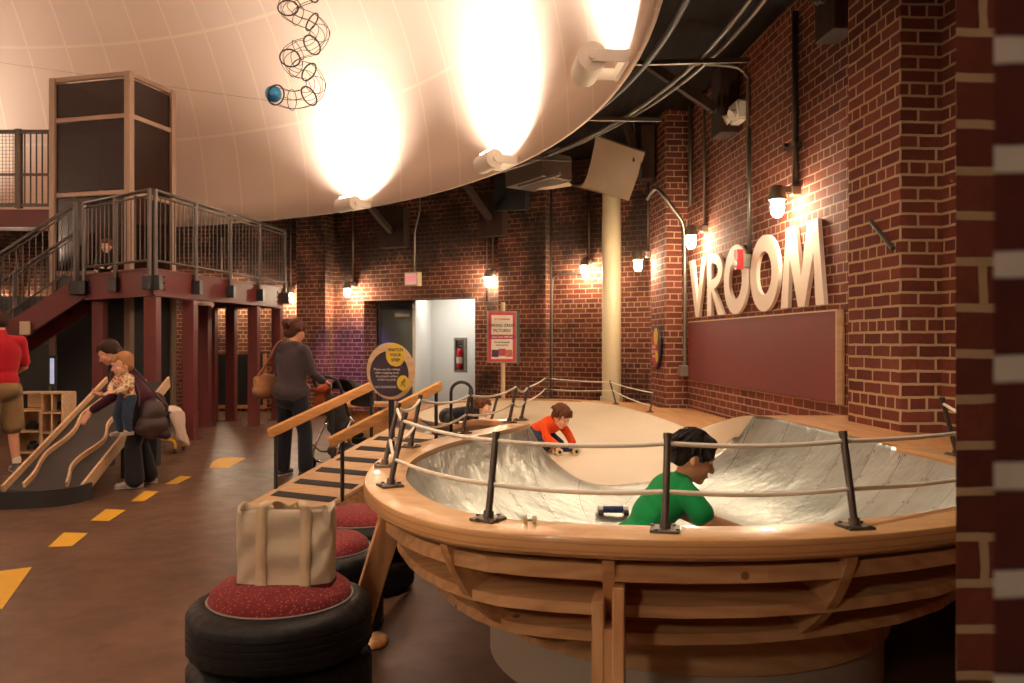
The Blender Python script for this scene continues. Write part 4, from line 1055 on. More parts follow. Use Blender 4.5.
# railing
M['railgrey'] = plain('rail_steel', srgb(90,82,78), .4, .6, .1)
def railing(a, b, za, zb, parent, h=1.05, gap=.115, posts_=2, brackets=True, first=True):
    a3, b3 = a+V((0,0,za)), b+V((0,0,zb)); up_v = V((0,0,h)); L = (b3-a3).length
    bm = B(); tube(bm, [a3+up_v, b3+up_v], .026, 10); obj('top_rail', bm, M['railgrey'], parent, smooth=True)
    bm = B(); tube(bm, [a3+V((0,0,.1)), b3+V((0,0,.1))], .018, 8); obj('bottom_rail', bm, M['railgrey'], parent, smooth=True)
    bm = B(); tube(bm, [a3+up_v*.93, b3+up_v*.93], .014, 8); obj('cross_rail', bm, M['railgrey'], parent, smooth=True)
    n = max(2,int(L/gap))
    for k in range(1,n):
        q = a3.lerp(b3,k/n); bm = B(); cyl(bm, q+V((0,0,.1)), q+up_v*.93, .009, n=6); obj('baluster', bm, M['railgrey'], parent)
    nd = V((b3.y-a3.y, -(b3.x-a3.x), 0)).normalized()
    for k in range(0 if first else 1, posts_+1):
        q = a3.lerp(b3,k/posts_); bm = B(); cyl(bm, q-V((0,0,.25)), q+up_v*1.02, .03, n=12); obj('rail_post', bm, M['railgrey'], parent)
        if brackets: bm = B(); box(bm, q+nd*.02-V((0,0,.2)), (.12,.12,.2), bev=.005); obj('post_bracket', bm, M['black'], parent)
nr = V((.09,-.0,0))
railing(c0+V((.06,-.02,0)), c1+V((.06,0,0)), LZ, LZ, land, posts_=4)
railing(c6+V((-.02,-.08,0)), c0+V((.0,-.06,0)), LZ, LZ, land, posts_=2, first=True)
# stair flight running down to the left
st = thing('stair_flight', 'red steel stair flight descending from the landing behind the man in red', 'stairs', (-8.2,12.8,0))
nst = 13; run = .27; sr = LZ/14
for yy in (12.28,12.98):
    bm = B(); beam(bm, V((-6.45,yy,LZ-.2)), V((-6.45-nst*run-.2,yy,LZ-.2-nst*sr-.13)), .07, .32); obj('stringer', bm, M['redsteel'], st)
for k in range(nst):
    bm = B(); box(bm, (-6.42-run*(k+.5), 12.63, LZ-sr*(k+1)-.02), (run+.02,.62,.05)); box(bm, (-6.42-run*k-.01, 12.63, LZ-sr*(k+1)+.07), (.015,.62,sr)); obj('tread', bm, M['darkwood'], st)
railing(V((-6.5,12.2,0)), V((-6.4-nst*run,12.22,0)), LZ, LZ-nst*sr, st, posts_=3)
railing(V((-6.9,13.02,0)), V((-6.4-nst*run,13.02,0)), LZ-.3, LZ-nst*sr, st, posts_=3, brackets=False)
bm = B(); box(bm, (at(25,328,12.2).x,12.2,at(25,328,12.2).z), (.16,.02,.2), bev=.005); tag(obj('notice_plate', bm, M['beige']), 'small tan notice plate fixed on the stair stringer', 'plate')
# glass lift shaft
lf = thing('glass_lift', 'tall lift shaft of tinted glass in beige frames behind the landing rail', 'lift', (-6.5,13.6,0))
L0,L1,L2 = V((-6.06,12.98,0)), V((-7.45,13.34,0)), V((-5.80,13.97,0)); L3 = L1+L2-L0
HT = 5.72
M['liftframe'] = plain('lift_frame', srgb(158,132,112), .45, .2, .06)
t = NT('lift_glass'); t.p(col=srgb(44,26,20), rough=.05, trans=.0, alpha=.84, spec=.35); M['tint'] = t.m
for q in (L0,L1,L2,L3):
    bm = B(); box(bm, (q.x,q.y,HT/2), (.11,.11,HT), Matrix.Rotation(math.atan2(L2.y-L0.y,L2.x-L0.x),3,'Z'), .006); obj('corner_post', bm, M['liftframe'], lf)
for a,b in ((L0,L1),(L0,L2),(L1,L3),(L2,L3)):
    for z in (HT-.03,5.03,3.82,2.55):
        bm = B(); beam(bm, a+V((0,0,z)), b+V((0,0,z)), .05, .07); obj('cross_bar', bm, M['liftframe'], lf)
    for z0,z1 in ((5.08,HT-.1),(3.87,4.98),(2.6,3.77),(.02,2.5)):
        bm = B(); beam(bm, a+V((0,0,(z0+z1)/2)), b+V((0,0,(z0+z1)/2)), .015, z1-z0); obj('glass_panel', bm, M['tint'] if z0>1 else M['black'], lf)
# upper walkway on the far left
uw = thing('upper_walkway', 'dark upper walkway with mesh and bar guards left of the lift', 'walkway', (-8.9,14.6,3.6))
bm = B(); box(bm, (-9.3,14.8,3.62), (3.4,1.5,.14)); beam(bm, V((-11,14.02,3.55)), V((-7.62,14.02,3.55)), .1, .3); obj('floor_slab', bm, M['redsteel'], uw)
for x_ in (-7.75,-9.4): bm = B(); box(bm, (x_,14.4,1.74), (.16,.16,3.48)); obj('post', bm, M['redsteel'], uw)
bm = B()
for k in range(24): beam(bm, V((-9.9+.06*k,14.0,3.75)), V((-9.9+.06*k,14.0,5.0)), .006, .006, (1,0,0))
for k in range(21): beam(bm, V((-9.92,14.0,3.75+.06*k)), V((-8.5,14.0,3.75+.06*k)), .006, .006)
obj('mesh_guard', bm, M['iron'], uw)
for k in range(5): bm = B(); cyl(bm, (-8.32+.1*k,14.0,3.75), (-8.32+.1*k,14.0,5.0), .014, n=6); obj('guard_bar', bm, M['iron'], uw)
bm = B(); beam(bm, V((-10,14,5.03)), V((-7.7,14,5.03)), .06, .06); beam(bm, V((-10,14,4.3)), V((-7.7,14,4.3)), .04, .04); beam(bm, V((-10,14,3.78)), V((-7.7,14,3.78)), .04, .05); obj('top_rail', bm, M['iron'], uw)
for x_ in (-8.42,-7.78,-9.95): bm = B(); box(bm, (x_,14.0,4.4), (.1 if x_!=-7.78 else .2,.08,1.35)); obj('guard_post', bm, M['iron'], uw)
# dark partition and glazed door under the landing
pt = thing('dark_partition', 'black partition with a glazed door frame under the landing', 'partition', (-7.0,15.6,0))
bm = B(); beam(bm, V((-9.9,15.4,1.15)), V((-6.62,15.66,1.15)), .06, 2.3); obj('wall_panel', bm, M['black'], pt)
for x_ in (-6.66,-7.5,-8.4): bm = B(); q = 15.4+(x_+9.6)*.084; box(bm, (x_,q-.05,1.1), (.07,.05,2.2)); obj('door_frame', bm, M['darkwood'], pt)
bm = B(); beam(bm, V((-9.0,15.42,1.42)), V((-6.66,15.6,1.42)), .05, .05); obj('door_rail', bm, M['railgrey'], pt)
q = at(152,350,15.0); ntc = thing('wall_notice', 'white notice sheet behind the red posts under the landing', 'notice', q)
bm = B(); box(bm, q, (.38,.02,.52)); obj('sheet', bm, plain('notice_paper', srgb(190,180,168), .6), ntc)
text_mesh('lettering', 'PLEASE', .085, M['ink'], FX(q.x,q.y-.012,q.z+.1), ntc, .0008); text_mesh('lettering', 'KEEP CLEAR', .06, M['ink'], FX(q.x,q.y-.012,q.z-.05), ntc, .0008)
q = at(52,371,11.6); sc2 = thing('display_screen', 'narrow glowing blue display screen in the dark below the stair', 'screen', q)
bm = B(); box(bm, q+V((0,.03,0)), (.1,.05,.44), bev=.005); obj('case', bm, M['black'], sc2)
bm = B(); box(bm, q, (.055,.01,.36)); obj('screen', bm, glow('screen_blue',(.35,.55,1),.55), sc2)
bm = B(); box(bm, (q.x,q.y+.04,(q.z-.22)/2), (.05,.04,q.z-.22)); obj('stand', bm, M['black'], sc2)
# black fireplace-like opening with wooden frame
fo = thing('dark_opening', 'low black panelled opening in the brick with a thin wood frame', 'opening', (-5.9,16.9,0))
def wD(px): k=(px-512)/820; s=(k*17.4+10.5)/(6.55+.5*k); return V((-10.5+6.55*s,17.4-.5*s-.02,0))
a, b = wD(206), wD(266)
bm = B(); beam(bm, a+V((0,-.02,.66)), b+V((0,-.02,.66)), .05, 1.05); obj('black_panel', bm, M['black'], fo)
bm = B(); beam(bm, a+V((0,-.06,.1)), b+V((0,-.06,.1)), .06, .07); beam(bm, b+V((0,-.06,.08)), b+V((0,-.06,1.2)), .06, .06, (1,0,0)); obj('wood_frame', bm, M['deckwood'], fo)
# ================================================================ people
def skin(name, col):
    t = NT(name); vec = t.coord(); n = t.noise(vec, 18, 3)
    t.p(col=t.mix(n, tuple(x*.9 for x in col), tuple(min(1,x*1.08) for x in col)), rough=.5, spec=.35)
    t.set(t.bsdf.inputs['Subsurface Weight'], .08); t.set(t.bsdf.inputs['Subsurface Radius'], (.02,.008,.004)); return t.m
M['skin'] = skin('skin_fair', srgb(222,166,136)); M['skin2'] = skin('skin_light', srgb(236,186,158)); M['skin3'] = skin('skin_warm', srgb(206,146,112))
def hairmat(name, col):
    t = NT(name); n = t.noise(t.coord((40,40,8)), 3, 4, .7)
    t.p(col=t.mix(n, tuple(x*.5 for x in col), tuple(x*1.5 for x in col)), rough=.62, spec=.2); t.bump(n, .6, .01); return t.m
M['hair_black'] = hairmat('hair_dark', (.012,.008,.007)); M['hair_brown'] = hairmat('hair_brown', srgb(96,56,36)); M['hair_auburn'] = hairmat('hair_auburn', srgb(70,36,25)); M['hair_fair'] = hairmat('hair_fair', srgb(170,122,82)); M['hair_dkbrown'] = hairmat('hair_dark_brown', srgb(48,28,20))
M['eye'] = plain('eye_dark', (.02,.015,.012), .15); M['eyewhite'] = plain('eye_white', (.8,.76,.7), .3, 0, .02); M['lip'] = plain('lip', srgb(176,98,88), .45, 0, .05)
M['shoe_sole'] = plain('shoe_sole', srgb(206,200,190), .6)
class Fig:
    def __init__(s, name, label, pos, yaw, H=1.7, group=None, child=False, skin='skin'):
        s.root = thing('person', label, 'person', pos, 0, group); s.o = V(pos); s.yaw = yaw; s.k = H/1.7; s.child = child; s.skin = M[skin]
        f = V((math.cos(yaw), math.sin(yaw), 0)); s.f = f; s.r = V((f.y,-f.x,0)); s.hs = (.93 if child else 1.0) if child else s.k
    def L(s, p):
        return s.o + s.r*p[0] + s.f*p[1] + V((0,0,p[2]))
    def D(s, p): return (s.r*p[0] + s.f*p[1] + V((0,0,p[2]))).normalized()
    def pose(s, J, look=(0,1,0), up=(0,0,1)):
        s.J = {k:s.L(v) for k,v in J.items()}
        s.hf = s.D(look); u = s.D(up); s.hu = (u - s.hf*u.dot(s.hf)).normalized(); s.hr = s.hf.cross(s.hu)
    def headpt(s, x, y, z): return s.J['head'] + (s.hr*x + s.hf*y + s.hu*z)*s.hs
    def head_rot(s): return Matrix((s.hr, s.hf, s.hu)).transposed()
    def head_prims(s):
        R = s.head_rot(); h = s.hs; P_ = s.headpt; c = s.child
        pr = [('e', P_(0,-.008,.022), (.074*h,.094*h,.092*h), R), ('e', P_(0,.022,-.040), ((.060 if c else .056)*h,.068*h,.066*h), R),
              ('e', P_(0,.062,-.088), (.026*h,.024*h,.020*h), R),
              ('c', P_(0,.082,.012), P_(0,.104,-.026), .009*h, .0145*h), ('e', P_(0,.094,-.030), (.017*h,.012*h,.009*h), R),
              ('e', P_(0,.083,.030), (.046*h,.014*h,.010*h), R), ('e', P_(0,.083,-.056), (.022*h,.012*h,.007*h), R), ('e', P_(0,.081,-.068), (.019*h,.012*h,.007*h), R)]
        for sd in (-1,1):
            pr += [('e', P_(sd*.076,-.006,-.008), (.009*h,.021*h,.032*h), R @ Matrix.Rotation(-.25,3,'X')), ('e', P_(sd*.040,.058,-.022), (.026*h,.026*h,.024*h), R)]
        return pr
    def torso(s, e=0, bulk=1.0, hem=0):
        J, k = s.J, s.k; pr = []
        sh = (J['shR']-J['shL']); w = sh.length/2; ax = sh.normalized(); up_ = (J['neck']-J['pelvis']).normalized(); fw = up_.cross(ax).normalized(); ax = fw.cross(up_)
        R = Matrix((ax, fw, up_)).transposed(); P_, N_ = J['pelvis'], J['neck']; Ln = (N_-P_).length
        b = J.get('waist', P_.lerp(N_,.38)); c_ = J.get('chest', P_.lerp(N_,.70))
        q = w*bulk
        pr += [('e', P_, (q*.92+e, q*.66+e, Ln*.26+e), R), ('e', b, (q*.80+e, q*.58+e, Ln*.32+e), R), ('e', c_, (q*.93+e, q*.66+e, Ln*.33+e), R),
               ('e', P_.lerp(b,.5), (q*.84+e, q*.60+e, Ln*.26+e), R), ('e', b.lerp(c_,.5), (q*.86+e, q*.62+e, Ln*.28+e), R)]
        for s_ in ('L','R'):
            pr.append(('c', c_.lerp(N_,.72), J['sh'+s_]+(c_-J['sh'+s_])*.08, q*.34+e, .052*k+e+.004))
        return pr
    def arm(s, sd, to=1.0, e=0, flare=0):
        J, k = s.J, s.k; a, b, c_ = J['sh'+sd], J['el'+sd], J['wr'+sd]
        r0, r1, r2 = .050*k+e, .038*k+e, .026*k+e
        if s.child: r0, r1, r2 = .047*k*1.15+e, .038*k*1.15+e, .029*k*1.15+e
        if to <= .5:
            t_ = to/.5; q = a.lerp(b,t_); return [('c', a, q, r0, (r0+(r1-r0)*t_)+flare)]
        t_ = (to-.5)/.5; return [('c', a, b, r0, r1), ('c', b, b.lerp(c_,t_), r1, r1+(r2-r1)*t_+flare)]
    def leg(s, sd, to=1.0, e=0, flare=0, fr=0):
        J, k = s.J, s.k; a, b, c_ = J['hip'+sd], J['kn'+sd], J['an'+sd]
        m = 1.12 if s.child else 1
        r0, r1, r2 = .080*k*m+e, .056*k*m+e, .037*k*m+e
        if to <= .5:
            t_ = to/.5; return [('c', a, a.lerp(b,t_), r0, r0+(r1-r0)*t_+flare)]
        t_ = (to-.5)/.5; mid = b.lerp(c_,.35)
        pr = [('c', a, b, r0, r1), ('c', b, b.lerp(c_,t_), r1, r1+(r2-r1)*t_+flare)]
        if e < .004: pr.append(('e', mid, (.05*k*m,.05*k*m,.09*k*m)))
        return pr
    def hand(s, sd, d, pn, curl=.5, spread=.05):
        """palm, four bent fingers of different length and a thumb; d = finger direction, pn = palm normal (toward what is held)"""
        J = s.J; k = s.k*(1.15 if s.child else 1); w = J['wr'+sd]; d = s.D(d); n = s.D(pn); n = (n-d*n.dot(d)).normalized(); sdv = d.cross(n)*(1 if sd=='R' else -1)
        R = Matrix((sdv, d, n)).transposed(); pr = [('c', w-d*.01*k, w+d*.03*k, .024*k, .026*k), ('e', w+d*.055*k, (.040*k,.050*k,.017*k), R)]
        for i_,(o_,l_) in enumerate(((-.030,.030),(-.010,.036),(.010,.034),(.029,.026))):
            o_ = -o_; r_ = .0088*k; a = w+d*.088*k+sdv*o_*k; dd = (d+sdv*o_*spread*20).normalized()
            for m in range(3):
                dd = (dd*math.cos(curl*.55*(m+.6)*.6)+n*math.sin(curl*.55*(m+.6)*.6)).normalized(); b = a+dd*l_*k*(1.05-.2*m); pr.append(('c', a, b, r_*(1-.07*m), r_*(.95-.07*m))); a = b
        a = w+d*.03*k+sdv*.034*k; b = a+(d*.55+sdv*.7+n*.35).normalized()*.042*k; c_ = b+(d*.8+sdv*.15+n*.5).normalized()*.032*k
        pr += [('c', a, b, .0125*k, .0105*k), ('c', b, c_, .0105*k, .009*k)]
        return pr
    def body(s, hands, vox=.0068):
        pr = s.head_prims()+[('c', s.J['neck']-(s.J['neck']-s.J['pelvis']).normalized()*.03*s.k, s.J['head']-s.hu*.045*s.hs-s.hf*.012*s.hs, .056*s.k if not s.child else .043*s.k*1.2, .047*s.hs if not s.child else .042*s.hs)]
        pr += s.torso(-.004)
        for sd in 'LR': pr += s.arm(sd)+s.leg(sd)+hands.get(sd,[])
        for sd in 'LR': pr.append(('c', s.J['an'+sd], s.J['to'+sd], .032*s.k, .024*s.k))
        b = blob('body', pr, vox, s.skin, s.root, 3)
        for sd in (-1,1):
            bm = B(); ball(bm, s.headpt(sd*.031,.0765,.008), (.0115*s.hs,.0075*s.hs,.007*s.hs), s.head_rot(), 12, 8); e = obj('eye', bm, M['eyewhite'], s.root, smooth=True)
            bm = B(); ball(bm, s.headpt(sd*.031,.0825,.008), (.0065*s.hs,.004*s.hs,.0068*s.hs), s.head_rot(), 10, 6); obj('iris', bm, M['eye'], e, smooth=True)
        bm = B(); capsule(bm, s.headpt(-.018,.0925,-.0615), s.headpt(.018,.0925,-.0615), .0045*s.hs, .0045*s.hs, 8, 3); obj('mouth', bm, M['lip'], s.root, smooth=True)
        return b
    def clothes(s, name, pr, mat, vox=.010, sm=3): return blob(name, pr, vox, mat, s.root, sm)
    def hair(s, pr, mat, vox=.008, sm=2): return blob('hair', pr, vox, mat, s.root, sm)
    def cap_hair(s, front_=.02, back=-.06, t_=.012):
        """hair shell: skull cap opened at the face"""
        R = s.head_rot(); h = s.hs; P_ = s.headpt
        pr = [('e', P_(0,-.030,.042), ((.075+t_)*h,(.088+t_)*h,(.084+t_)*h), R), ('e', P_(0,-.054,-.006), ((.066+t_)*h,(.048+t_)*h,(.070+t_)*h), R)]
        for sd in (-1,1): pr.append(('e', P_(sd*.066,-.020,.012), ((.014+t_)*h,.042*h,.042*h), R))
        for x_ in (-.045,-.015,.015,.045): pr.append(('c', P_(x_,.045,.100), P_(x_*1.15,.080,.068 if not s.child else .055), .020*h, .011*h))
        return pr
    def tufts(s, n=90, seed=3, low=-.02, r=.011):
        rnd = random.Random(seed); R = s.head_rot(); pr = []
        for _ in range(n):
            az = rnd.uniform(0,2*PI); el = rnd.uniform(-.15,1.45); c_,s_ = math.cos(el),math.sin(el)
            x,y,z = .084*c_*math.sin(az), -.022+.100*c_*math.cos(az), .040+.094*s_
            if y > .045 and z < .085: continue
            d = (x*.35+rnd.uniform(-.01,.01), y*.35+rnd.uniform(-.01,.01)+.006, -.028*c_-.006)
            pr.append(('c', s.headpt(x,y,z), s.headpt(x+d[0],y+d[1],z+d[2]), r*s.hs, r*.45*s.hs))
        return pr
    def shoe(s, sd, mat, sole=True):
        J = s.J; a, b = J['an'+sd], J['to'+sd]; d = (b-a); d.z = 0; d.normalize(); k = s.k*(1.1 if s.child else 1)
        zf = min(a.z,b.z)
        heel = V((a.x,a.y,0))-d*.045*k; toe = V((b.x,b.y,0))
        zb = b.z-.024*k
        o = s.clothes('shoe', [('c', heel+V((0,0,zb+.030*k)), toe+V((0,0,zb+.026*k)), .040*k, .034*k), ('c', a-V((0,0,.02*k)), a+V((0,0,.012*k)), .045*k, .044*k), ('e', heel.lerp(toe,.72)+V((0,0,zb+.034*k)), (.046*k,.046*k,.03*k))], mat, .007, 2)
        if sole:
            bm = B(); capsule(bm, heel+V((0,0,zb+.006*k)), toe+V((0,0,zb+.006*k)), .041*k, .036*k, 12, 4)
            for v in bm.verts: v.co.z = zb+.008*k+(v.co.z-zb-.008*k)*.25
            obj('sole', bm, M['shoe_sole'], o, smooth=True)
        return o
# ---------------------------------------------------------------- boy in green kneeling in the metal lobe
M['green'] = fabric('green_jersey', srgb(16,132,68), .85, 260, .08, .35, .15); M['denim'] = fabric('denim', srgb(44,52,72), .9, 220, .2, .3); M['darkdenim'] = fabric('dark_denim', srgb(28,30,38), .9, 220, .2, .3)
ox, oy = .66, 3.78; yaw = .12
g = Fig('p', 'boy in green t-shirt kneeling inside the metal bowl', (ox,oy,ZF+.012), yaw, 1.22, None, True, 'skin3'); g.k = .74; g.hs = .98
def gl(px,py,dy=0):     # point on the figure's plane -> local
    q = at(px,py,oy+dy)-g.o; return (q.dot(g.r), q.dot(g.f), q.z)
J = dict(pelvis=gl(645,536), neck=gl(682,480), head=gl(693,458), waist=gl(652,514), chest=gl(669,496),
  shL=(-.115,)+gl(676,491)[1:], shR=(.125,)+gl(681,491)[1:], elR=(.17,)+gl(694,513)[1:], wrR=(.13,)+gl(733,526)[1:], elL=(-.13,)+gl(686,516)[1:], wrL=(-.04,)+gl(716,530)[1:],
  hipL=(-.075,-.07,.12), hipR=(.075,-.07,.12), knL=(-.10,.16,.06), knR=(.10,.16,.06), anL=(-.09,-.15,.045), anR=(.09,-.15,.045), toL=(-.09,-.25,.03), toR=(.09,-.25,.03))
g.pose(J, look=(.1,.93,-.36), up=(0,.33,1))
hg = {'R': g.hand('R',(-.05,.95,-.3),(0,-.2,-1),.35), 'L': g.hand('L',(.05,.95,-.25),(0,-.2,-1),.35)}
g.body(hg, .0052)
tp = g.torso(.012,1.10)+g.arm('R',.36,.011,.013)+g.arm('L',.36,.011,.013)+[('e', g.J['pelvis']+V((-.01,0,.0)), (.135,.125,.09))]+[('c', g.J['neck']-g.hu*.015, g.J['neck']+g.hu*.006, .060,.050)]
g.clothes('t_shirt', tp, M['green'], .0075, 3)
g.clothes('shorts', g.leg('L',1,.012)+g.leg('R',1,.012)+[('e', g.J['pelvis']-V((0,0,.10)), (.115,.11,.07))], M['darkdenim'], .010)
for sd in 'LR': g.shoe(sd, M['black'])
R = g.head_rot(); P_ = g.headpt
hp = [('e', P_(0,-.018,.040), (.083,.104,.092), R), ('e', P_(0,-.056,.0), (.072,.052,.060), R), ('e', P_(0,.035,.085), (.070,.055,.040), R)]
for x_ in np.linspace(-.068,.068,9): hp.append(('c', P_(x_*.9,.045,.100), P_(x_*1.1,.086-abs(x_)*.3,.046+.012*math.sin(x_*90)), .020, .007))
for sd in (-1,1):
    for y_ in (-.05,-.02,.01,.038): hp.append(('c', P_(sd*.060,y_,.075), P_(sd*.080,y_+.012,.022+.25*abs(y_-.01)), .020, .008))
for x_ in (-.05,-.025,0,.025,.05): hp.append(('c', P_(x_,-.085,.02), P_(x_*.9,-.080,-.050), .020, .008))
g.hair(hp+g.tufts(130,5,0,.010), M['hair_black'], .0048, 1)
# ---------------------------------------------------------------- boy in orange on hands and knees
M['orange'] = fabric('orange_jersey', srgb(232,78,24), .85, 260, .08, .3, .15)
b2 = Fig('p', 'boy in orange long-sleeved shirt crouching over a toy truck in the beige lobe', (.33,8.15,ZF+.012), -.8, 1.05, None, True, 'skin2'); b2.k = .66; b2.hs = .93
J = dict(pelvis=(0,-.10,.18), waist=(0,-.02,.225), chest=(0,.08,.26), neck=(0,.15,.285), head=(0,.215,.345), shL=(-.115,.11,.255), shR=(.115,.11,.255), elL=(-.16,.17,.15), wrL=(-.12,.26,.075), elR=(.16,.17,.15), wrR=(.12,.27,.075),
  hipL=(-.07,-.10,.17), hipR=(.07,-.10,.17), knL=(-.10,.10,.06), knR=(.10,.10,.06), anL=(-.09,-.2,.05), anR=(.09,-.2,.05), toL=(-.09,-.3,.03), toR=(.09,-.3,.03))
b2.pose(J, look=(-.0,.8,-.6), up=(0,.6,.8))
b2.body({'R': b2.hand('R',(0,.5,-.8),(0,-.5,-.4),.6), 'L': b2.hand('L',(0,.6,-.7),(0,-.5,-.4),.6)}, .0062)
b2.clothes('shirt', b2.torso(.010,1.05)+b2.arm('R',.96,.012,.004)+b2.arm('L',.96,.012,.004), M['orange'], .009)
b2.clothes('trousers', b2.leg('L',1,.012)+b2.leg('R',1,.012)+[('e', b2.J['pelvis']-V((0,0,.02)), (.12,.11,.10))], M['denim'], .010)
for sd in 'LR': b2.shoe(sd, M['black'])
b2.hair(b2.cap_hair()+b2.tufts(70,8), M['hair_brown'], .006, 1)
bm = B(); box(bm, b2.L((0,.18,.33)), (.05,.012,.03), Matrix.Rotation(b2.yaw,3,'Z'), .004); obj('chest_print', bm, M['paper'], b2.root)
# ---------------------------------------------------------------- child in navy crawling at the entrance
M['navy'] = fabric('navy_fleece', srgb(22,24,36), .9, 200, .2, .3)
b3 = Fig('p', 'child in navy top crawling near the black hoop handle', (-.52,9.25,.395), .1, 1.0, None, True, 'skin2'); b3.k = .62; b3.hs = .92
J = dict(pelvis=(0,-.20,.21), waist=(0,-.09,.235), chest=(0,.04,.245), neck=(0,.12,.255), head=(0,.19,.31), shL=(-.11,.09,.215), shR=(.11,.09,.215), elL=(-.14,.10,.10), wrL=(-.12,.17,-.03), elR=(.14,.12,.10), wrR=(.12,.19,-.03),
  hipL=(-.07,-.19,.20), hipR=(.07,-.19,.20), knL=(-.10,-.08,.05), knR=(.10,-.12,.05), anL=(-.09,-.33,.05), anR=(.09,-.36,.05), toL=(-.09,-.42,.03), toR=(.09,-.45,.03))
b3.pose(J, look=(.25,.9,-.25), up=(0,.25,1))
b3.body({'R': b3.hand('R',(0,1,-.2),(0,-.2,-1),.2), 'L': b3.hand('L',(0,1,-.2),(0,-.2,-1),.2)}, .0065)
b3.clothes('top', b3.torso(.012,1.05)+b3.arm('R',.95,.012)+b3.arm('L',.95,.012), M['navy'], .009)
b3.clothes('trousers', b3.leg('L',1,.012)+b3.leg('R',1,.012)+[('e', b3.J['pelvis'], (.11,.10,.10))], M['black'], .010)
for sd in 'LR': b3.shoe(sd, M['shoe_sole'])
b3.hair(b3.cap_hair()+b3.tufts(70,9), M['hair_brown'], .006, 1)
# ---------------------------------------------------------------- woman in grey hoodie with her back to us
M['hoodie'] = fabric('charcoal_hoodie', srgb(66,56,60), .9, 200, .15, .4, .25)
w1 = Fig('p', 'woman in charcoal hoodie with hair bun and tan shoulder bag, seen from behind', (-2.36,8.82,0), 1.05, 1.69)
J = dict(pelvis=(0,-.02,.90), waist=(0,-.01,1.06), chest=(0,-.01,1.25), neck=(0,.0,1.40), head=(.0,.05,1.555), shL=(-.175,-.01,1.355), shR=(.175,-.01,1.355), elL=(-.235,.04,1.10), wrL=(-.17,.27,1.00), elR=(.225,.06,1.11), wrR=(.16,.29,1.02),
  hipL=(-.09,-.01,.88), hipR=(.09,-.01,.88), knL=(-.11,.0,.48), knR=(.13,.05,.48), anL=(-.13,-.02,.085), anR=(.17,.02,.085), toL=(-.15,.12,.03), toR=(.2,.16,.03))
w1.pose(J, look=(.25,.9,-.30), up=(0,.3,1))
w1.body({'R': w1.hand('R',(0,.9,-.3),(-.2,0,-1),1.1), 'L': w1.hand('L',(.1,.9,-.3),(.2,0,-1),1.1)}, .0072)
w1.clothes('hoodie', w1.torso(.018,1.12)+w1.arm('L',.97,.016,.004)+w1.arm('R',.97,.016,.004)+[('e', w1.L((0,-.02,.91)), (.205,.175,.13)), ('e', w1.L((0,-.075,1.37)), (.12,.065,.075)), ('c', w1.L((-.08,-.03,1.41)), w1.L((.08,-.03,1.41)), .05,.05)], M['hoodie'], .011)
w1.clothes('jeans', w1.leg('L',.98,.024,.018)+w1.leg('R',.98,.024,.018)+[('e', w1.L((0,-.02,.84)), (.18,.14,.12))], M['darkdenim'], .011)
for sd in 'LR': w1.shoe(sd, M['black'])
w1.hair(w1.cap_hair(0,0,.014)+[('e', w1.headpt(0,-.125,.055), (.060,.052,.055)), ('c', w1.headpt(-.03,-.15,.06), w1.headpt(.04,-.15,.04), .026,.026), ('e', w1.headpt(0,-.075,-.045), (.062,.03,.045))]+w1.tufts(110,4), M['hair_auburn'], .0065, 1)
gl_ = B(); tube(gl_, [w1.headpt(.078,-.01,.012), w1.headpt(.072,.08,.012), w1.headpt(.03,.10,.01)], .003, 6); obj('glasses', gl_, M['black'], w1.root)
# shoulder bag (hangs from her: a thing of its own)
M['tan'] = plain('tan_leather', srgb(150,104,66), .5, 0, .25, 14, .3); M['tanstrap'] = plain('tan_strap', srgb(140,72,52), .5)
hb_ = thing('shoulder_bag', 'tan leather shoulder bag hanging from the woman in charcoal hoodie', 'bag', w1.L((-.25,-.05,.95)))
q = w1.L((-.275,-.13,.98)); Rb = Matrix((w1.f, w1.r, V((0,0,1)))).transposed()
blob('bag_body', [('e', q, (.15,.075,.13), Rb), ('e', q-V((0,0,.06)), (.17,.085,.09), Rb), ('c', q+w1.f*.1+V((0,0,.06)), q-w1.f*.1+V((0,0,.06)), .05,.05)], .010, M['tan'], hb_, 3)
bm = B(); tube(bm, spline([q+w1.f*.12+V((0,0,.08)), w1.L((-.24,.06,1.22)), w1.L((-.17,.03,1.425)), w1.L((-.165,-.06,1.42)), w1.L((-.245,-.13,1.22)), q-w1.f*.12+V((0,0,.08))],8), .016, 8); obj('strap', bm, M['tanstrap'], hb_, smooth=True)
bm = B(); beam(bm, q-w1.f*.1+w1.r*-.07+V((0,0,.03)), q+w1.f*.1+w1.r*-.07+V((0,0,.03)), .02, .03, bev=.004); obj('flap_band', bm, M['tanstrap'], hb_)
# ---------------------------------------------------------------- man in red
M['redpolo'] = fabric('red_polo', srgb(166,22,34), .85, 240, .1, .3, .2); M['khaki'] = fabric('khaki', srgb(128,104,70), .9, 240, .15, .3, .3); M['greyshoe'] = plain('grey_sneaker', srgb(96,96,100), .6)
m1 = Fig('p', 'man in red polo shirt and khaki shorts cut off by the picture edge', (-5.58,8.95,0), 2.55, 1.83)
k_ = 1.83/1.7
J = dict(pelvis=(0,0,.93), waist=(0,.01,1.10), chest=(0,-.01,1.31), neck=(0,.0,1.50), head=(0,.06,1.665), shL=(-.2,-.01,1.45), shR=(.2,-.01,1.45), elL=(-.26,.02,1.16), wrL=(-.2,.22,1.02), elR=(.26,.03,1.17), wrR=(.17,.25,1.05),
  hipL=(-.1,0,.92), hipR=(.1,0,.92), knL=(-.13,.03,.50), knR=(.13,.02,.50), anL=(-.16,-.02,.09), anR=(.15,-.03,.09), toL=(-.2,.14,.03), toR=(.18,.14,.03))
m1.pose(J, look=(-.1,.9,-.35), up=(0,.35,1))
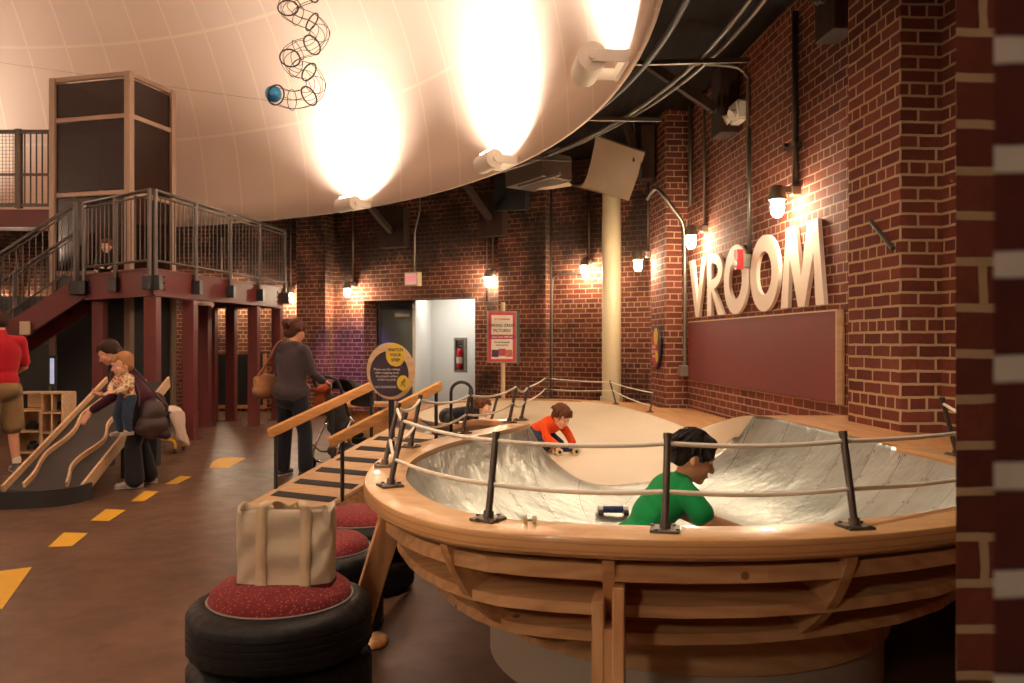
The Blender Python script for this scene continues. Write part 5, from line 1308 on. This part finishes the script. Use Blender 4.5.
m1.body({'R': m1.hand('R',(-.3,.9,-.1),(-.3,0,-1),.8), 'L': m1.hand('L',(.3,.9,-.1),(.3,0,-1),.8)}, .0075)
m1.clothes('polo_shirt', m1.torso(.014,1.0)+m1.arm('L',.40,.014,.010)+m1.arm('R',.40,.014,.010)+[('e', m1.L((0,.02,1.02)), (.195,.17,.15)), ('c', m1.L((0,0,1.49)), m1.L((0,.012,1.535)), .08,.066)], M['redpolo'], .011, 9)
m1.clothes('shorts', m1.leg('L',.46,.032,.022)+m1.leg('R',.46,.032,.022)+[('e', m1.L((0,-.02,.92)), (.195,.17,.13))], M['khaki'], .011)
for sd in 'LR':
    m1.shoe(sd, M['greyshoe']); a = m1.J['an'+sd]; m1.clothes('sock', [('c', a+V((0,0,-.02)), a+V((0,0,.06)), .046,.047)], M['paper'], .009)
m1.hair(m1.cap_hair(0,0,.008), M['hair_dkbrown'], .008)
# ---------------------------------------------------------------- woman in purple bending over the slope with a baby
M['plumtop'] = fabric('plum_cardigan', srgb(66,22,40), .9, 200, .15, .4, .3); M['blackcloth'] = fabric('black_cloth', srgb(26,24,28), .9, 200, .2, .3); M['sneaker'] = plain('white_sneaker', srgb(170,160,152), .6)
w2 = Fig('p', 'woman in plum top leaning over the slope and holding a baby', (-3.72,8.22,0), 3.45, 1.66, None, False, 'skin')
J = dict(pelvis=(0,-.06,.80), waist=(0,.04,.94), chest=(0,.14,1.08), neck=(0,.21,1.21), head=(0,.29,1.335), shL=(-.165,.18,1.17), shR=(.165,.18,1.17), elL=(-.21,.22,.92), wrL=(-.15,.42,.78), elR=(.215,.17,.92), wrR=(.06,.36,.93),
  hipL=(-.09,-.06,.79), hipR=(.09,-.06,.79), knL=(-.12,.06,.43), knR=(.12,.02,.43), anL=(-.14,.04,.085), anR=(.13,-.06,.085), toL=(-.16,.19,.03), toR=(.15,.09,.03))
w2.pose(J, look=(-.05,.85,-.5), up=(0,.5,1))
w2.body({'R': w2.hand('R',(-.85,.3,-.1),(0,-.2,.5),.7), 'L': w2.hand('L',(.1,.6,-.8),(.6,-.3,-.2),.4)}, .0075)
w2.clothes('cardigan', w2.torso(.014,1.10)+w2.arm('L',.95,.016)+w2.arm('R',.95,.016)+[('e', w2.L((0,-.05,.84)), (.19,.16,.12))], M['plumtop'], .011)
w2.clothes('trousers', w2.leg('L',.98,.022,.035)+w2.leg('R',.98,.022,.035)+[('e', w2.L((0,-.08,.78)), (.185,.155,.13))], M['blackcloth'], .011)
for sd in 'LR': w2.shoe(sd, M['sneaker'])
w2.hair(w2.cap_hair(0,0,.012)+[('c', w2.headpt(0,-.09,.01), w2.headpt(.0,-.125,.0)-V((0,0,.05)), .035,.036), ('c', w2.headpt(.0,-.125,.0)-V((0,0,.05)), w2.headpt(.0,-.12,.0)-V((0,0,.21)), .036,.018)], M['hair_dkbrown'], .0075, 1)
# dark bag on her hip
db_ = thing('hip_bag', 'dark brown slouchy bag hanging at the hip of the woman in plum', 'bag', w2.L((-.25,-.12,.8)))
q = w2.L((-.30,-.14,.72)); M['brownbag'] = plain('brown_leather', srgb(46,26,24), .5, 0, .3, 12, .4)
Rb2 = Matrix((w2.f, w2.r, V((0,0,1)))).transposed()
blob('bag_body', [('e', q+V((0,0,.03)), (.12,.07,.15), Rb2), ('e', q-V((0,0,.09)), (.15,.08,.13), Rb2), ('c', q+w2.f*.10-V((0,0,.12)), q-w2.f*.12-V((0,0,.18)), .06,.05)], .011, M['brownbag'], db_, 3)
bm = B(); tube(bm, spline([q+w2.f*.13+V((0,0,.1)), w2.L((-.27,.0,1.0)), w2.L((-.15,.17,1.255)), w2.L((-.13,.08,1.22)), q-w2.f*.12+V((0,0,.1))],8), .012, 8); obj('strap', bm, M['brownbag'], db_, smooth=True)
# baby
M['babytop'] = None
t = NT('floral_cotton'); vec = t.coord(); v_ = t.n('ShaderNodeTexVoronoi'); t.set(v_.inputs['Vector'], vec); v_.inputs['Scale'].default_value = 26
c = t.mix(t.math('LESS_THAN', v_.outputs['Distance'], .42), srgb(236,214,184), srgb(196,110,60)); c = t.mix(t.math('GREATER_THAN', t.noise(vec,30,2), .62), c, srgb(150,150,90)); t.p(col=c, rough=.9); M['babytop'] = t.m
qb = at(127,392,7.92)
bb = Fig('p', 'baby in floral top and jeans held by the woman in plum', (qb.x,qb.y,qb.z-.20), -2.1, .8, None, True, 'skin2'); bb.k = .56; bb.hs = .96
J = dict(pelvis=(0,0,.16), waist=(0,.01,.23), chest=(0,.02,.30), neck=(0,.03,.37), head=(.0,.05,.465), shL=(-.085,.03,.335), shR=(.085,.03,.335), elL=(-.12,.08,.25), wrL=(-.05,.14,.21), elR=(.12,.08,.25), wrR=(.05,.14,.21),
  hipL=(-.05,0,.14), hipR=(.05,0,.14), knL=(-.065,.05,-.02), knR=(.065,.06,-.02), anL=(-.06,.02,-.17), anR=(.065,.03,-.18), toL=(-.07,.10,-.195), toR=(.075,.11,-.205))
bb.pose(J, look=(.25,.9,-.25), up=(0,.25,1))
bb.body({'R': bb.hand('R',(-.4,.8,-.1),(0,-.3,-1),.6), 'L': bb.hand('L',(.4,.8,-.1),(0,-.3,-1),.6)}, .0062)
bb.clothes('top', bb.torso(.010,1.15)+bb.arm('R',.95,.012)+bb.arm('L',.95,.012), M['babytop'], .008)
M['babydenim'] = fabric('baby_denim', srgb(44,58,80), .9, 200, .2, .3)
bb.clothes('jeans', bb.leg('L',.97,.010)+bb.leg('R',.97,.010)+[('e', bb.J['pelvis'], (.085,.08,.075))], M['babydenim'], .008)
for sd in 'LR': bb.shoe(sd, M['sneaker'])
R = bb.head_rot(); bb.hair(bb.cap_hair(0,0,.006), M['hair_fair'], .007)
# ---------------------------------------------------------------- toddler sitting on the landing
qs = at(107,262,12.55)
lb = Fig('p', 'small child in dark patterned clothes sitting behind the landing railing', (qs.x,qs.y,2.44), -1.2, .9, None, True, 'skin2'); lb.k = .58; lb.hs = .9
J = dict(pelvis=(0,0,.10), waist=(0,.01,.19), chest=(0,.02,.28), neck=(0,.03,.36), head=(0,.06,.46), shL=(-.095,.03,.325), shR=(.095,.03,.325), elL=(-.14,.08,.22), wrL=(-.08,.18,.15), elR=(.14,.08,.22), wrR=(.08,.18,.15),
  hipL=(-.06,0,.09), hipR=(.06,0,.09), knL=(-.13,.2,.15), knR=(.13,.2,.15), anL=(-.1,.36,.05), anR=(.1,.36,.05), toL=(-.12,.42,.06), toR=(.12,.42,.06))
lb.pose(J, look=(.3,.9,-.1))
lb.body({'R': lb.hand('R',(-.3,.8,-.3),(0,0,-1),.4), 'L': lb.hand('L',(.3,.8,-.3),(0,0,-1),.4)}, .0072)
lb.clothes('top', lb.torso(.010,1.1)+lb.arm('R',.95,.012)+lb.arm('L',.95,.012), M['blackcloth'], .009)
lb.clothes('trousers', lb.leg('L',.97,.010)+lb.leg('R',.97,.010)+[('e', lb.J['pelvis'], (.09,.085,.08))], M['blackcloth'], .009)
lb.hair(lb.cap_hair(), M['hair_brown'], .008)
# ================================================================ slope track on the left
tr = thing('slope_track', 'sloping black test track with wavy wooden guides and a curved black bumper', 'track', (-4.2,8.2,0))
A0, A1 = V((-4.58,7.42,.10)), V((-4.80,9.75,.97)); B0, B1 = V((-3.93,7.50,.10)), V((-4.12,9.82,.97))
M['trackblack'] = plain('track_black', srgb(46,43,44), .5, 0, .3, 8, .15)
def bil(u, v, dz=0): return (A0.lerp(A1,v)).lerp(B0.lerp(B1,v),u)+V((0,0,dz))
tn = (A1-A0).cross(B0-A0).normalized(); tn = tn if tn.z > 0 else -tn
bm = B(); vs = [bm.verts.new(q) for q in (A0,B0,B1,A1,A0-tn*.04,B0-tn*.04,B1-tn*.04,A1-tn*.04)]
for f in ((0,1,2,3),(7,6,5,4),(0,4,5,1),(1,5,6,2),(2,6,7,3),(3,7,4,0)): bm.faces.new([vs[k] for k in f])
bmesh.ops.recalc_face_normals(bm, faces=bm.faces); obj('track_bed', bm, M['trackblack'], tr)
for a,b,s in ((A0,A1,-1),(B0,B1,1)):
    d = (b-a).normalized(); e = (B0-A0).normalized()*s*.012
    bm = B(); beam(bm, a+e+tn*.0-d*.02, b+e+tn*.0, .026, .13, tn, .003); obj('side_board', bm, M['birch'], tr)
for u0,amp,ph in ((.13,.05,0.4),(.66,.075,1.6)):
    path = spline([bil(u0+.04+amp*math.sin(v*17+ph)*(1 if 0 else 1)*(.9 if k%2 else 1), v, .0) for k,v in enumerate([.02+.06*i for i in range(17)])],5)
    bm = B(); rows = []
    for i,p in enumerate(path):
        d = (path[min(i+1,len(path)-1)]-path[max(i-1,0)]).normalized(); s_ = d.cross(tn).normalized()
        rows.append([bm.verts.new(p+s_*x+tn*y) for x,y in ((-.011,-.004),(-.011,.05),(.011,.05),(.011,-.004))])
    for P_,Q_ in zip(rows,rows[1:]):
        for k in range(4): bm.faces.new((P_[k],Q_[k],Q_[(k+1)%4],P_[(k+1)%4]))
    bm.faces.new(rows[0]); bm.faces.new(rows[-1]); bmesh.ops.recalc_face_normals(bm, faces=bm.faces); obj('wavy_guide', bm, M['birch'], tr)
# curved black bumper and toe board at the foot
bm = B(); q0 = B0+V((.02,-.02,-.02)); path = spline([q0+V((.01,.10,.02)), q0+V((0,-.10,0)), q0+V((-.12,-.28,0)), q0+V((-.42,-.38,0)), q0+V((-.9,-.42,0)), q0+V((-1.6,-.40,0))],8)
rows = []
for i,p in enumerate(path):
    d = (path[min(i+1,len(path)-1)]-path[max(i-1,0)]).normalized(); s_ = V((d.y,-d.x,0)).normalized()
    rows.append([bm.verts.new(V((p.x,p.y,0))+s_*x+V((0,0,z))) for x,z in ((-.02,.0),(-.02,.15),(.02,.15),(.02,.0))])
for P_,Q_ in zip(rows,rows[1:]):
    for k in range(4): bm.faces.new((P_[k],Q_[k],Q_[(k+1)%4],P_[(k+1)%4]))
bm.faces.new(rows[0]); bm.faces.new(rows[-1]); bmesh.ops.recalc_face_normals(bm, faces=bm.faces); obj('bumper', bm, M['black'], tr)
bm = B(); prism(bm, [(p.x,p.y) for p in path]+[(A0.x-.9,A0.y),(B0.x,B0.y+.02)], .05, .085); bmesh.ops.recalc_face_normals(bm, faces=bm.faces); obj('toe_board', bm, M['trackblack'], tr)
for (x,y,h) in ((-4.1,8.75,.45),(-4.68,8.75,.45),(-4.18,9.6,.8),(-4.72,9.6,.8)):
    bm = B(); box(bm, (x,y,h/2), (.09,.12,h)); obj('support', bm, M['black'], tr)
# ================================================================ cubby shelf
cu = thing('cubby_shelf', 'low light-wood cubby shelf with stepped top behind the man in red', 'shelf', (-5.75,10.4,0))
def cub(x0, x1, y0, y1, z0, z1, rows_, cols_, th=.02):
    bm = B(); box(bm, ((x0+x1)/2,y1-.01,(z0+z1)/2), (x1-x0,.02,z1-z0)); obj('back_panel', bm, M['birch'], cu)
    for k in range(rows_+1):
        z = z0+(z1-z0)*k/rows_; bm = B(); box(bm, ((x0+x1)/2,(y0+y1)/2,z), (x1-x0,y1-y0,th)); obj('shelf_board', bm, M['birch'], cu)
    for k in range(cols_+1):
        x = x0+(x1-x0)*k/cols_; bm = B(); box(bm, (x,(y0+y1)/2,(z0+z1)/2), (th,y1-y0,z1-z0)); obj('side_panel', bm, M['birch'], cu)
s_ = 10.3/820
x0 = (14-512)*s_; x1 = (40-512)*s_; x2 = (62-512)*s_
cub(x0, x1, 10.3, 10.62, .05, .58, 2, 1); cub(x1+.02, x2, 10.3, 10.62, .05, .80, 3, 2)
bm = B(); box(bm, ((x0+x1)/2,10.46,.80), (x1-x0,.32,.02)); box(bm, ((x0+x1)/2,10.6,.7), (x1-x0,.02,.2)); obj('top_board', bm, M['birch'], cu)
for x,y,z,w_,lab_ in (((x0+x1)/2,10.45,.065,.14,'dark toy car in the bottom cubby below the step of the shelf'),((x0+x1)/2,10.45,.325,.16,'dark toy car in the middle cubby below the step of the shelf'),(x2-.1,10.45,.565,.12,'dark toy car in the top cubby of the tall shelf column'),(x2-.1,10.45,.315,.1,'dark toy car in the middle cubby of the tall shelf column'),(x1+.12,10.45,.065,.12,'dark toy car in the bottom cubby of the tall shelf column')):
    r = thing('toy_car', lab_, 'toy car', (x,y,z), 0, 'toy cars in the cubby shelf')
    bm = B(); box(bm, (x,y,z+.06), (w_,.09,.05), bev=.012); box(bm, (x-.01,y,z+.1), (w_*.5,.08,.04), bev=.012); obj('car_body', bm, M['black'], r)
    for sx_ in (-1,1):
        for sy_ in (-1,1): bm = B(); cyl(bm, (x+sx_*w_*.32,y+sy_*.05-.008,z+.035), (x+sx_*w_*.32,y+sy_*.05+.008,z+.035), .026, n=14); obj('wheel', bm, M['rubber'], r)
# ================================================================ yellow floor markings
def decal(pts, label):
    bm = B(); q = [onz(x,y,.002) for x,y in pts]; prism(bm, [(v.x,v.y) for v in q], .0008, .0030); bmesh.ops.recalc_face_normals(bm, faces=bm.faces)
    if isinstance(label, str): tag(obj('floor_marking', bm, M['yellow']), label, 'floor marking', 'yellow path markings on the floor')
decal([(-18,612),(-40,604),(-20,572),(4,569),(32,568)][::-1] if False else [(-30,600),(-14,573),(32,567),(2,609)], 'large yellow floor mark cut off by the picture edge')
decal([(48,547),(72,546),(88,533),(64,532.5)], 'yellow floor dash second from the picture edge')
decal([(91,520.5),(109,521),(125.5,510),(106,509)], 'yellow floor dash in front of the track bumper corner')
decal([(131,501),(144,501),(159,491.5),(145,491)], 'yellow floor dash just in front of the sneakers of the woman in plum')
decal([(165,484),(177,484),(192,476.5),(180,476)], 'small yellow floor dash farthest along the path')
decal([(209,468),(228,468),(236,463.5),(246,458),(232,457.2),(219,458.5),(212,462)], 'wide curved yellow floor mark beyond the dashes')
# ================================================================ yellow-legged stool with white blanket
ys = thing('yellow_trolley', 'small yellow-legged trolley behind the woman in plum', 'trolley', onz(164,452,0))
qc = onz(164,452,0)
bm = B()
for (dx,dy) in ((-.2,-.12),(.2,-.12),(-.2,.14),(.2,.14)):
    tube(bm, spline([qc+V((dx*.35,dy*.3,.17)), qc+V((dx*.9,dy*.9,.15)), qc+V((dx,dy,.06))],5), .016, 8)
tube(bm, [qc+V((-.07,0,.17)), qc+V((.07,0,.17))], .02, 8); obj('base_frame', bm, M['yellow'], ys, smooth=True)
for (dx,dy) in ((-.2,-.12),(.2,-.12),(-.2,.14),(.2,.14)):
    bm = B(); cyl(bm, qc+V((dx-.012,dy,.03)), qc+V((dx+.012,dy,.03)), .03, n=14); obj('caster', bm, M['black'], ys)
bm = B(); tube(bm, [qc+V((0,0,.16)), qc+V((.0,0,.5))], .02, 10); obj('stem', bm, M['yellow'], ys, smooth=True)
bm = B(); box(bm, qc+V((0,.02,.5)), (.34,.3,.05), bev=.02, seg=2); obj('seat', bm, M['black'], ys, auto=.7)
bl = thing('white_blanket', 'crumpled white blanket draped over the yellow-legged trolley', 'blanket', qc+V((.1,0,.5)))
bm = B(); rows = []
for i in range(19):
    v = i/18; row = []
    for j in range(15):
        u = j/14-.5; fold = .022*math.sin(u*19+v*4)+.012*math.sin(u*37+v*9)
        if v < .35: p = V((-.04+.62*v, 0, .54+.03*math.sin(v*9))); side = V((0,.30,0)); p += side*u+V((0,0,fold*.7))
        else: w_ = (v-.35)/.65; p = V((.18+.06*w_+.04*u*w_, 0, .54-.46*w_*(.9+.25*u))); p += V((.02,.30-.1*w_,0))*u+V((fold*1.3,0,0))
        row.append(bm.verts.new(qc+p))
    rows.append(row)
for P_,Q_ in zip(rows,rows[1:]):
    for j in range(14): bm.faces.new((P_[j],P_[j+1],Q_[j+1],Q_[j]))
o = obj('cloth', bm, fabric('white_terry', srgb(226,206,192), .95, 200, .1, .4, .15), bl, smooth=True); sd_ = o.modifiers.new('t','SOLIDIFY'); sd_.thickness = .012
# ================================================================ stroller
sp = V((-1.93,9.25,0)); sf = V((.62,.78,0)); sr_ = V((sf.y,-sf.x,0))
S = lambda x,y,z: sp+sr_*x+sf*y+V((0,0,z))
sro = thing('stroller', 'dark baby stroller with chrome frame in front of the woman in charcoal hoodie', 'stroller', sp)
bm = B(); tube(bm, spline([S(-.2,-.05,.62),S(-.21,-.2,.98),S(-.17,-.26,1.05),S(0,-.27,1.06),S(.17,-.26,1.05),S(.21,-.2,.98),S(.2,-.05,.62)],6), .017, 10); obj('push_handle', bm, M['black'], sro, smooth=True)
bm = B()
for s in (-.2,.2):
    tube(bm, [S(s,-.05,.62), S(s,.22,.36), S(s*.9,.42,.1)], .014, 8); tube(bm, [S(s,-.02,.58), S(s,-.2,.30), S(s,-.26,.1)], .014, 8); tube(bm, spline([S(s,-.24,.3),S(s,-.1,.2),S(s,.15,.22),S(s,.3,.28)],5), .011, 8)
for y_,z_ in ((-.26,.12),(.40,.12)): tube(bm, [S(-.2,y_,z_),S(.2,y_,z_)], .012, 8)
obj('frame', bm, M['chrome'], sro, smooth=True)
M['pram'] = fabric('stroller_cloth', srgb(48,42,44), .85, 200, .2, .3)
bm = B(); rows = []
for i in range(9):
    a_ = -.25+i/8*1.95; rows.append([bm.verts.new(S(.2*math.cos(PI*j/10), .05+.27*math.cos(a_), .70+.27*math.sin(a_)*(.55+.45*math.sin(PI*j/10))+.06)) for j in range(11)])
for P_,Q_ in zip(rows,rows[1:]):
    for j in range(10): bm.faces.new((P_[j],P_[j+1],Q_[j+1],Q_[j]))
o = obj('canopy', bm, M['pram'], sro, smooth=True); o.modifiers.new('t','SOLIDIFY').thickness = .008
blob('seat', [('c', S(-.1,.18,.42), S(.1,.18,.42), .07,.07), ('c', S(-.1,-.02,.48), S(.1,-.02,.48), .08,.08), ('c', S(0,.0,.5), S(0,-.1,.75), .13,.11), ('c', S(-.1,.3,.3), S(.1,.3,.3), .05,.05)], .012, M['pram'], sro, 3)
blob('basket', [('e', S(0,.02,.22), (.17,.2,.09))], .012, M['black'], sro, 1)
for sx_,y_,r_ in ((-.21,-.27,.085),(.21,-.27,.085),(-.17,.43,.075),(-.23,.43,.075),(.17,.43,.075),(.23,.43,.075)):
    c_ = S(sx_,y_,r_); bm = B(); lathe(bm, [(r_*.55,-.014),(r_*.9,-.016),(r_,-.008),(r_,.008),(r_*.9,.016),(r_*.55,.014)], 24, (0,0,0), close=True); lathe(bm, [(0,-.008),(r_*.6,-.008),(r_*.6,.008),(0,.008)], 16, (0,0,0))
    Mw = Matrix.Translation(c_) @ Matrix((sf, V((0,0,1)), sr_)).transposed().to_4x4()
    bmesh.ops.transform(bm, matrix=Mw, verts=bm.verts); obj('wheel', bm, M['rubber'], sro, auto=.7)
oc = thing('orange_cloth', 'orange-brown cloth draped over the stroller side', 'cloth', S(-.12,-.12,.8))
blob('cloth', [('c', S(-.20,-.16,.90), S(-.19,-.03,.93), .045,.05), ('c', S(-.23,-.13,.86), S(-.24,-.08,.66), .045,.06), ('c', S(-.22,-.02,.86), S(-.25,.02,.72), .05,.04), ('c', S(-.23,-.15,.8), S(-.25,-.16,.69), .03,.035)], .010, fabric('orange_cloth', srgb(176,84,52), .95, 200, .1, .4), oc, 2)
# ================================================================ toys in the bowl
def toy_car(c, yaw_, label, col, wheel, L_=.16):
    r = thing('toy_truck', label, 'toy', c, 0, 'toys in the skate bowl'); R = Matrix.Rotation(yaw_,3,'Z'); f = R @ V((1,0,0)); s = R @ V((0,1,0)); c = V(c)
    bm = B(); box(bm, c+V((0,0,.045)), (L_,.045,.028), R, .006); box(bm, c-f*L_*.08+V((0,0,.07)), (L_*.4,.05,.035), R, .008); obj('chassis', bm, col, r)
    for a in (-.42,.42):
        bm = B(); cyl(bm, c+f*L_*a-s*.06+V((0,0,.037)), c+f*L_*a+s*.06+V((0,0,.037)), .008, n=8); obj('axle', bm, M['galv'], r)
        for b in (-1,1):
            bm = B(); q = c+f*L_*a+s*b*.055+V((0,0,.037)); cyl(bm, q-s*.014, q+s*.014, .036, n=20); w_ = obj('wheel', bm, wheel, r)
            bm = B(); cyl(bm, q-s*.017, q+s*.017, .016, n=12); obj('hub', bm, M['rubber'], w_)
M['toyblue'] = plain('toy_blue', srgb(24,38,84), .4); M['toycream'] = plain('toy_cream', srgb(206,190,150), .5)
q = onz(566,455,ZF); toy_car((q.x,q.y,ZF+.001), .25, 'toy truck with cream wheels under the hands of the boy in orange', M['toyblue'], M['toycream'], .20)
q = onz(613,515,ZF+.003); r = thing('toy_spring_car', 'toy with white end blocks and blue spring lying beside the boy in green', 'toy', (q.x,q.y,ZF), 0, 'toys in the skate bowl')
s_ = q.y/820
for d_ in (-12.5,12.5):
    bm = B(); box(bm, q+V((d_*s_,0,.035)), (5*s_,.05,.05), None, .006); e_ = obj('end_block', bm, M['paper'], r)
    for b in (-1,1): bm = B(); cyl(bm, q+V((d_*s_-.014,b*.03,.02)), q+V((d_*s_+.014,b*.03,.02)), .018, n=12); obj('wheel', bm, M['black'], e_)
bm = B(); tube(bm, [q+V((-11*s_+22*s_*k/80, .018*math.cos(k*.95), .035+.018*math.sin(k*.95))) for k in range(81)], .006, 6); obj('spring', bm, M['toyblue'], r, smooth=True)
q = onz(530,524.5,ZR+.006); r = thing('toy_axle', 'tiny tan toy axle with two wheels lying on the rim of the bowl', 'toy', q, 0, 'toys in the skate bowl')
bm = B(); cyl(bm, q+V((-.016,0,.014)), q+V((.016,0,.014)), .004, n=8); obj('axle', bm, M['galv'], r)
for b in (-1,1): bm = B(); cyl(bm, q+V((b*.014-.006,0,.0145)), q+V((b*.014+.006,0,.0145)), .014, n=16); obj('wheel', bm, M['toycream'], r)
# ================================================================ lights
SC.view_settings.view_transform = 'Standard'; SC.view_settings.look = 'None'; SC.view_settings.gamma = 1; SC.view_settings.use_curve_mapping = False
SC.view_settings.exposure = -0.40
w = bpy.data.worlds.new('world'); SC.world = w; w.use_nodes = True
w.node_tree.nodes['Background'].inputs[0].default_value = (1,.72,.5,1); w.node_tree.nodes['Background'].inputs[1].default_value = .12
def lamp(kind, loc, aim, energy, col, **k):
    l = bpy.data.lights.new(kind.lower()+'_lamp', kind); l.energy = energy; l.color = col
    for a,b in k.items(): setattr(l,a,b)
    o = bpy.data.objects.new(l.name, l); COL.objects.link(o); o.location = loc
    if aim is not None: o.rotation_euler = (V(aim)-V(loc)).to_track_quat('-Z','Y').to_euler()
    return o
WARM = (1,.82,.62)
# ceiling track spots above the bowl and the floor (out of the frame)
lamp('SPOT', (-.6,2.6,5.0), (.7,4.2,.4), 560, WARM, spot_size=1.0, spot_blend=.8, shadow_soft_size=.06)
lamp('SPOT', (-1.2,6.0,5.6), (.4,9.0,.4), 820, WARM, spot_size=.95, spot_blend=.8, shadow_soft_size=.08)
lamp('SPOT', (1.0,1.8,4.4), (1.9,6.6,.8), 500, WARM, spot_size=.8, spot_blend=.8, shadow_soft_size=.05)
lamp('SPOT', (-5.0,5.0,5.5), (-3.5,8.5,.3), 170, WARM, spot_size=1.2, spot_blend=.9, shadow_soft_size=.1)
lamp('SPOT', (-3.75,13.6,3.35), (-3.2,16.3,1.2), 650, (.38,.25,1.0), spot_size=.5, spot_blend=.6, shadow_soft_size=.1)
lamp('AREA', (-1.2,16.75,2.65), (-1.2,16.75,0), 34, (1,.95,.88), shape='RECTANGLE', size=1.2, size_y=.6)
# unseen lamp added behind the camera to brighten the foreground jamb
lamp('POINT', (-1.6,-1.2,2.4), None, 110, WARM, shadow_soft_size=.15)
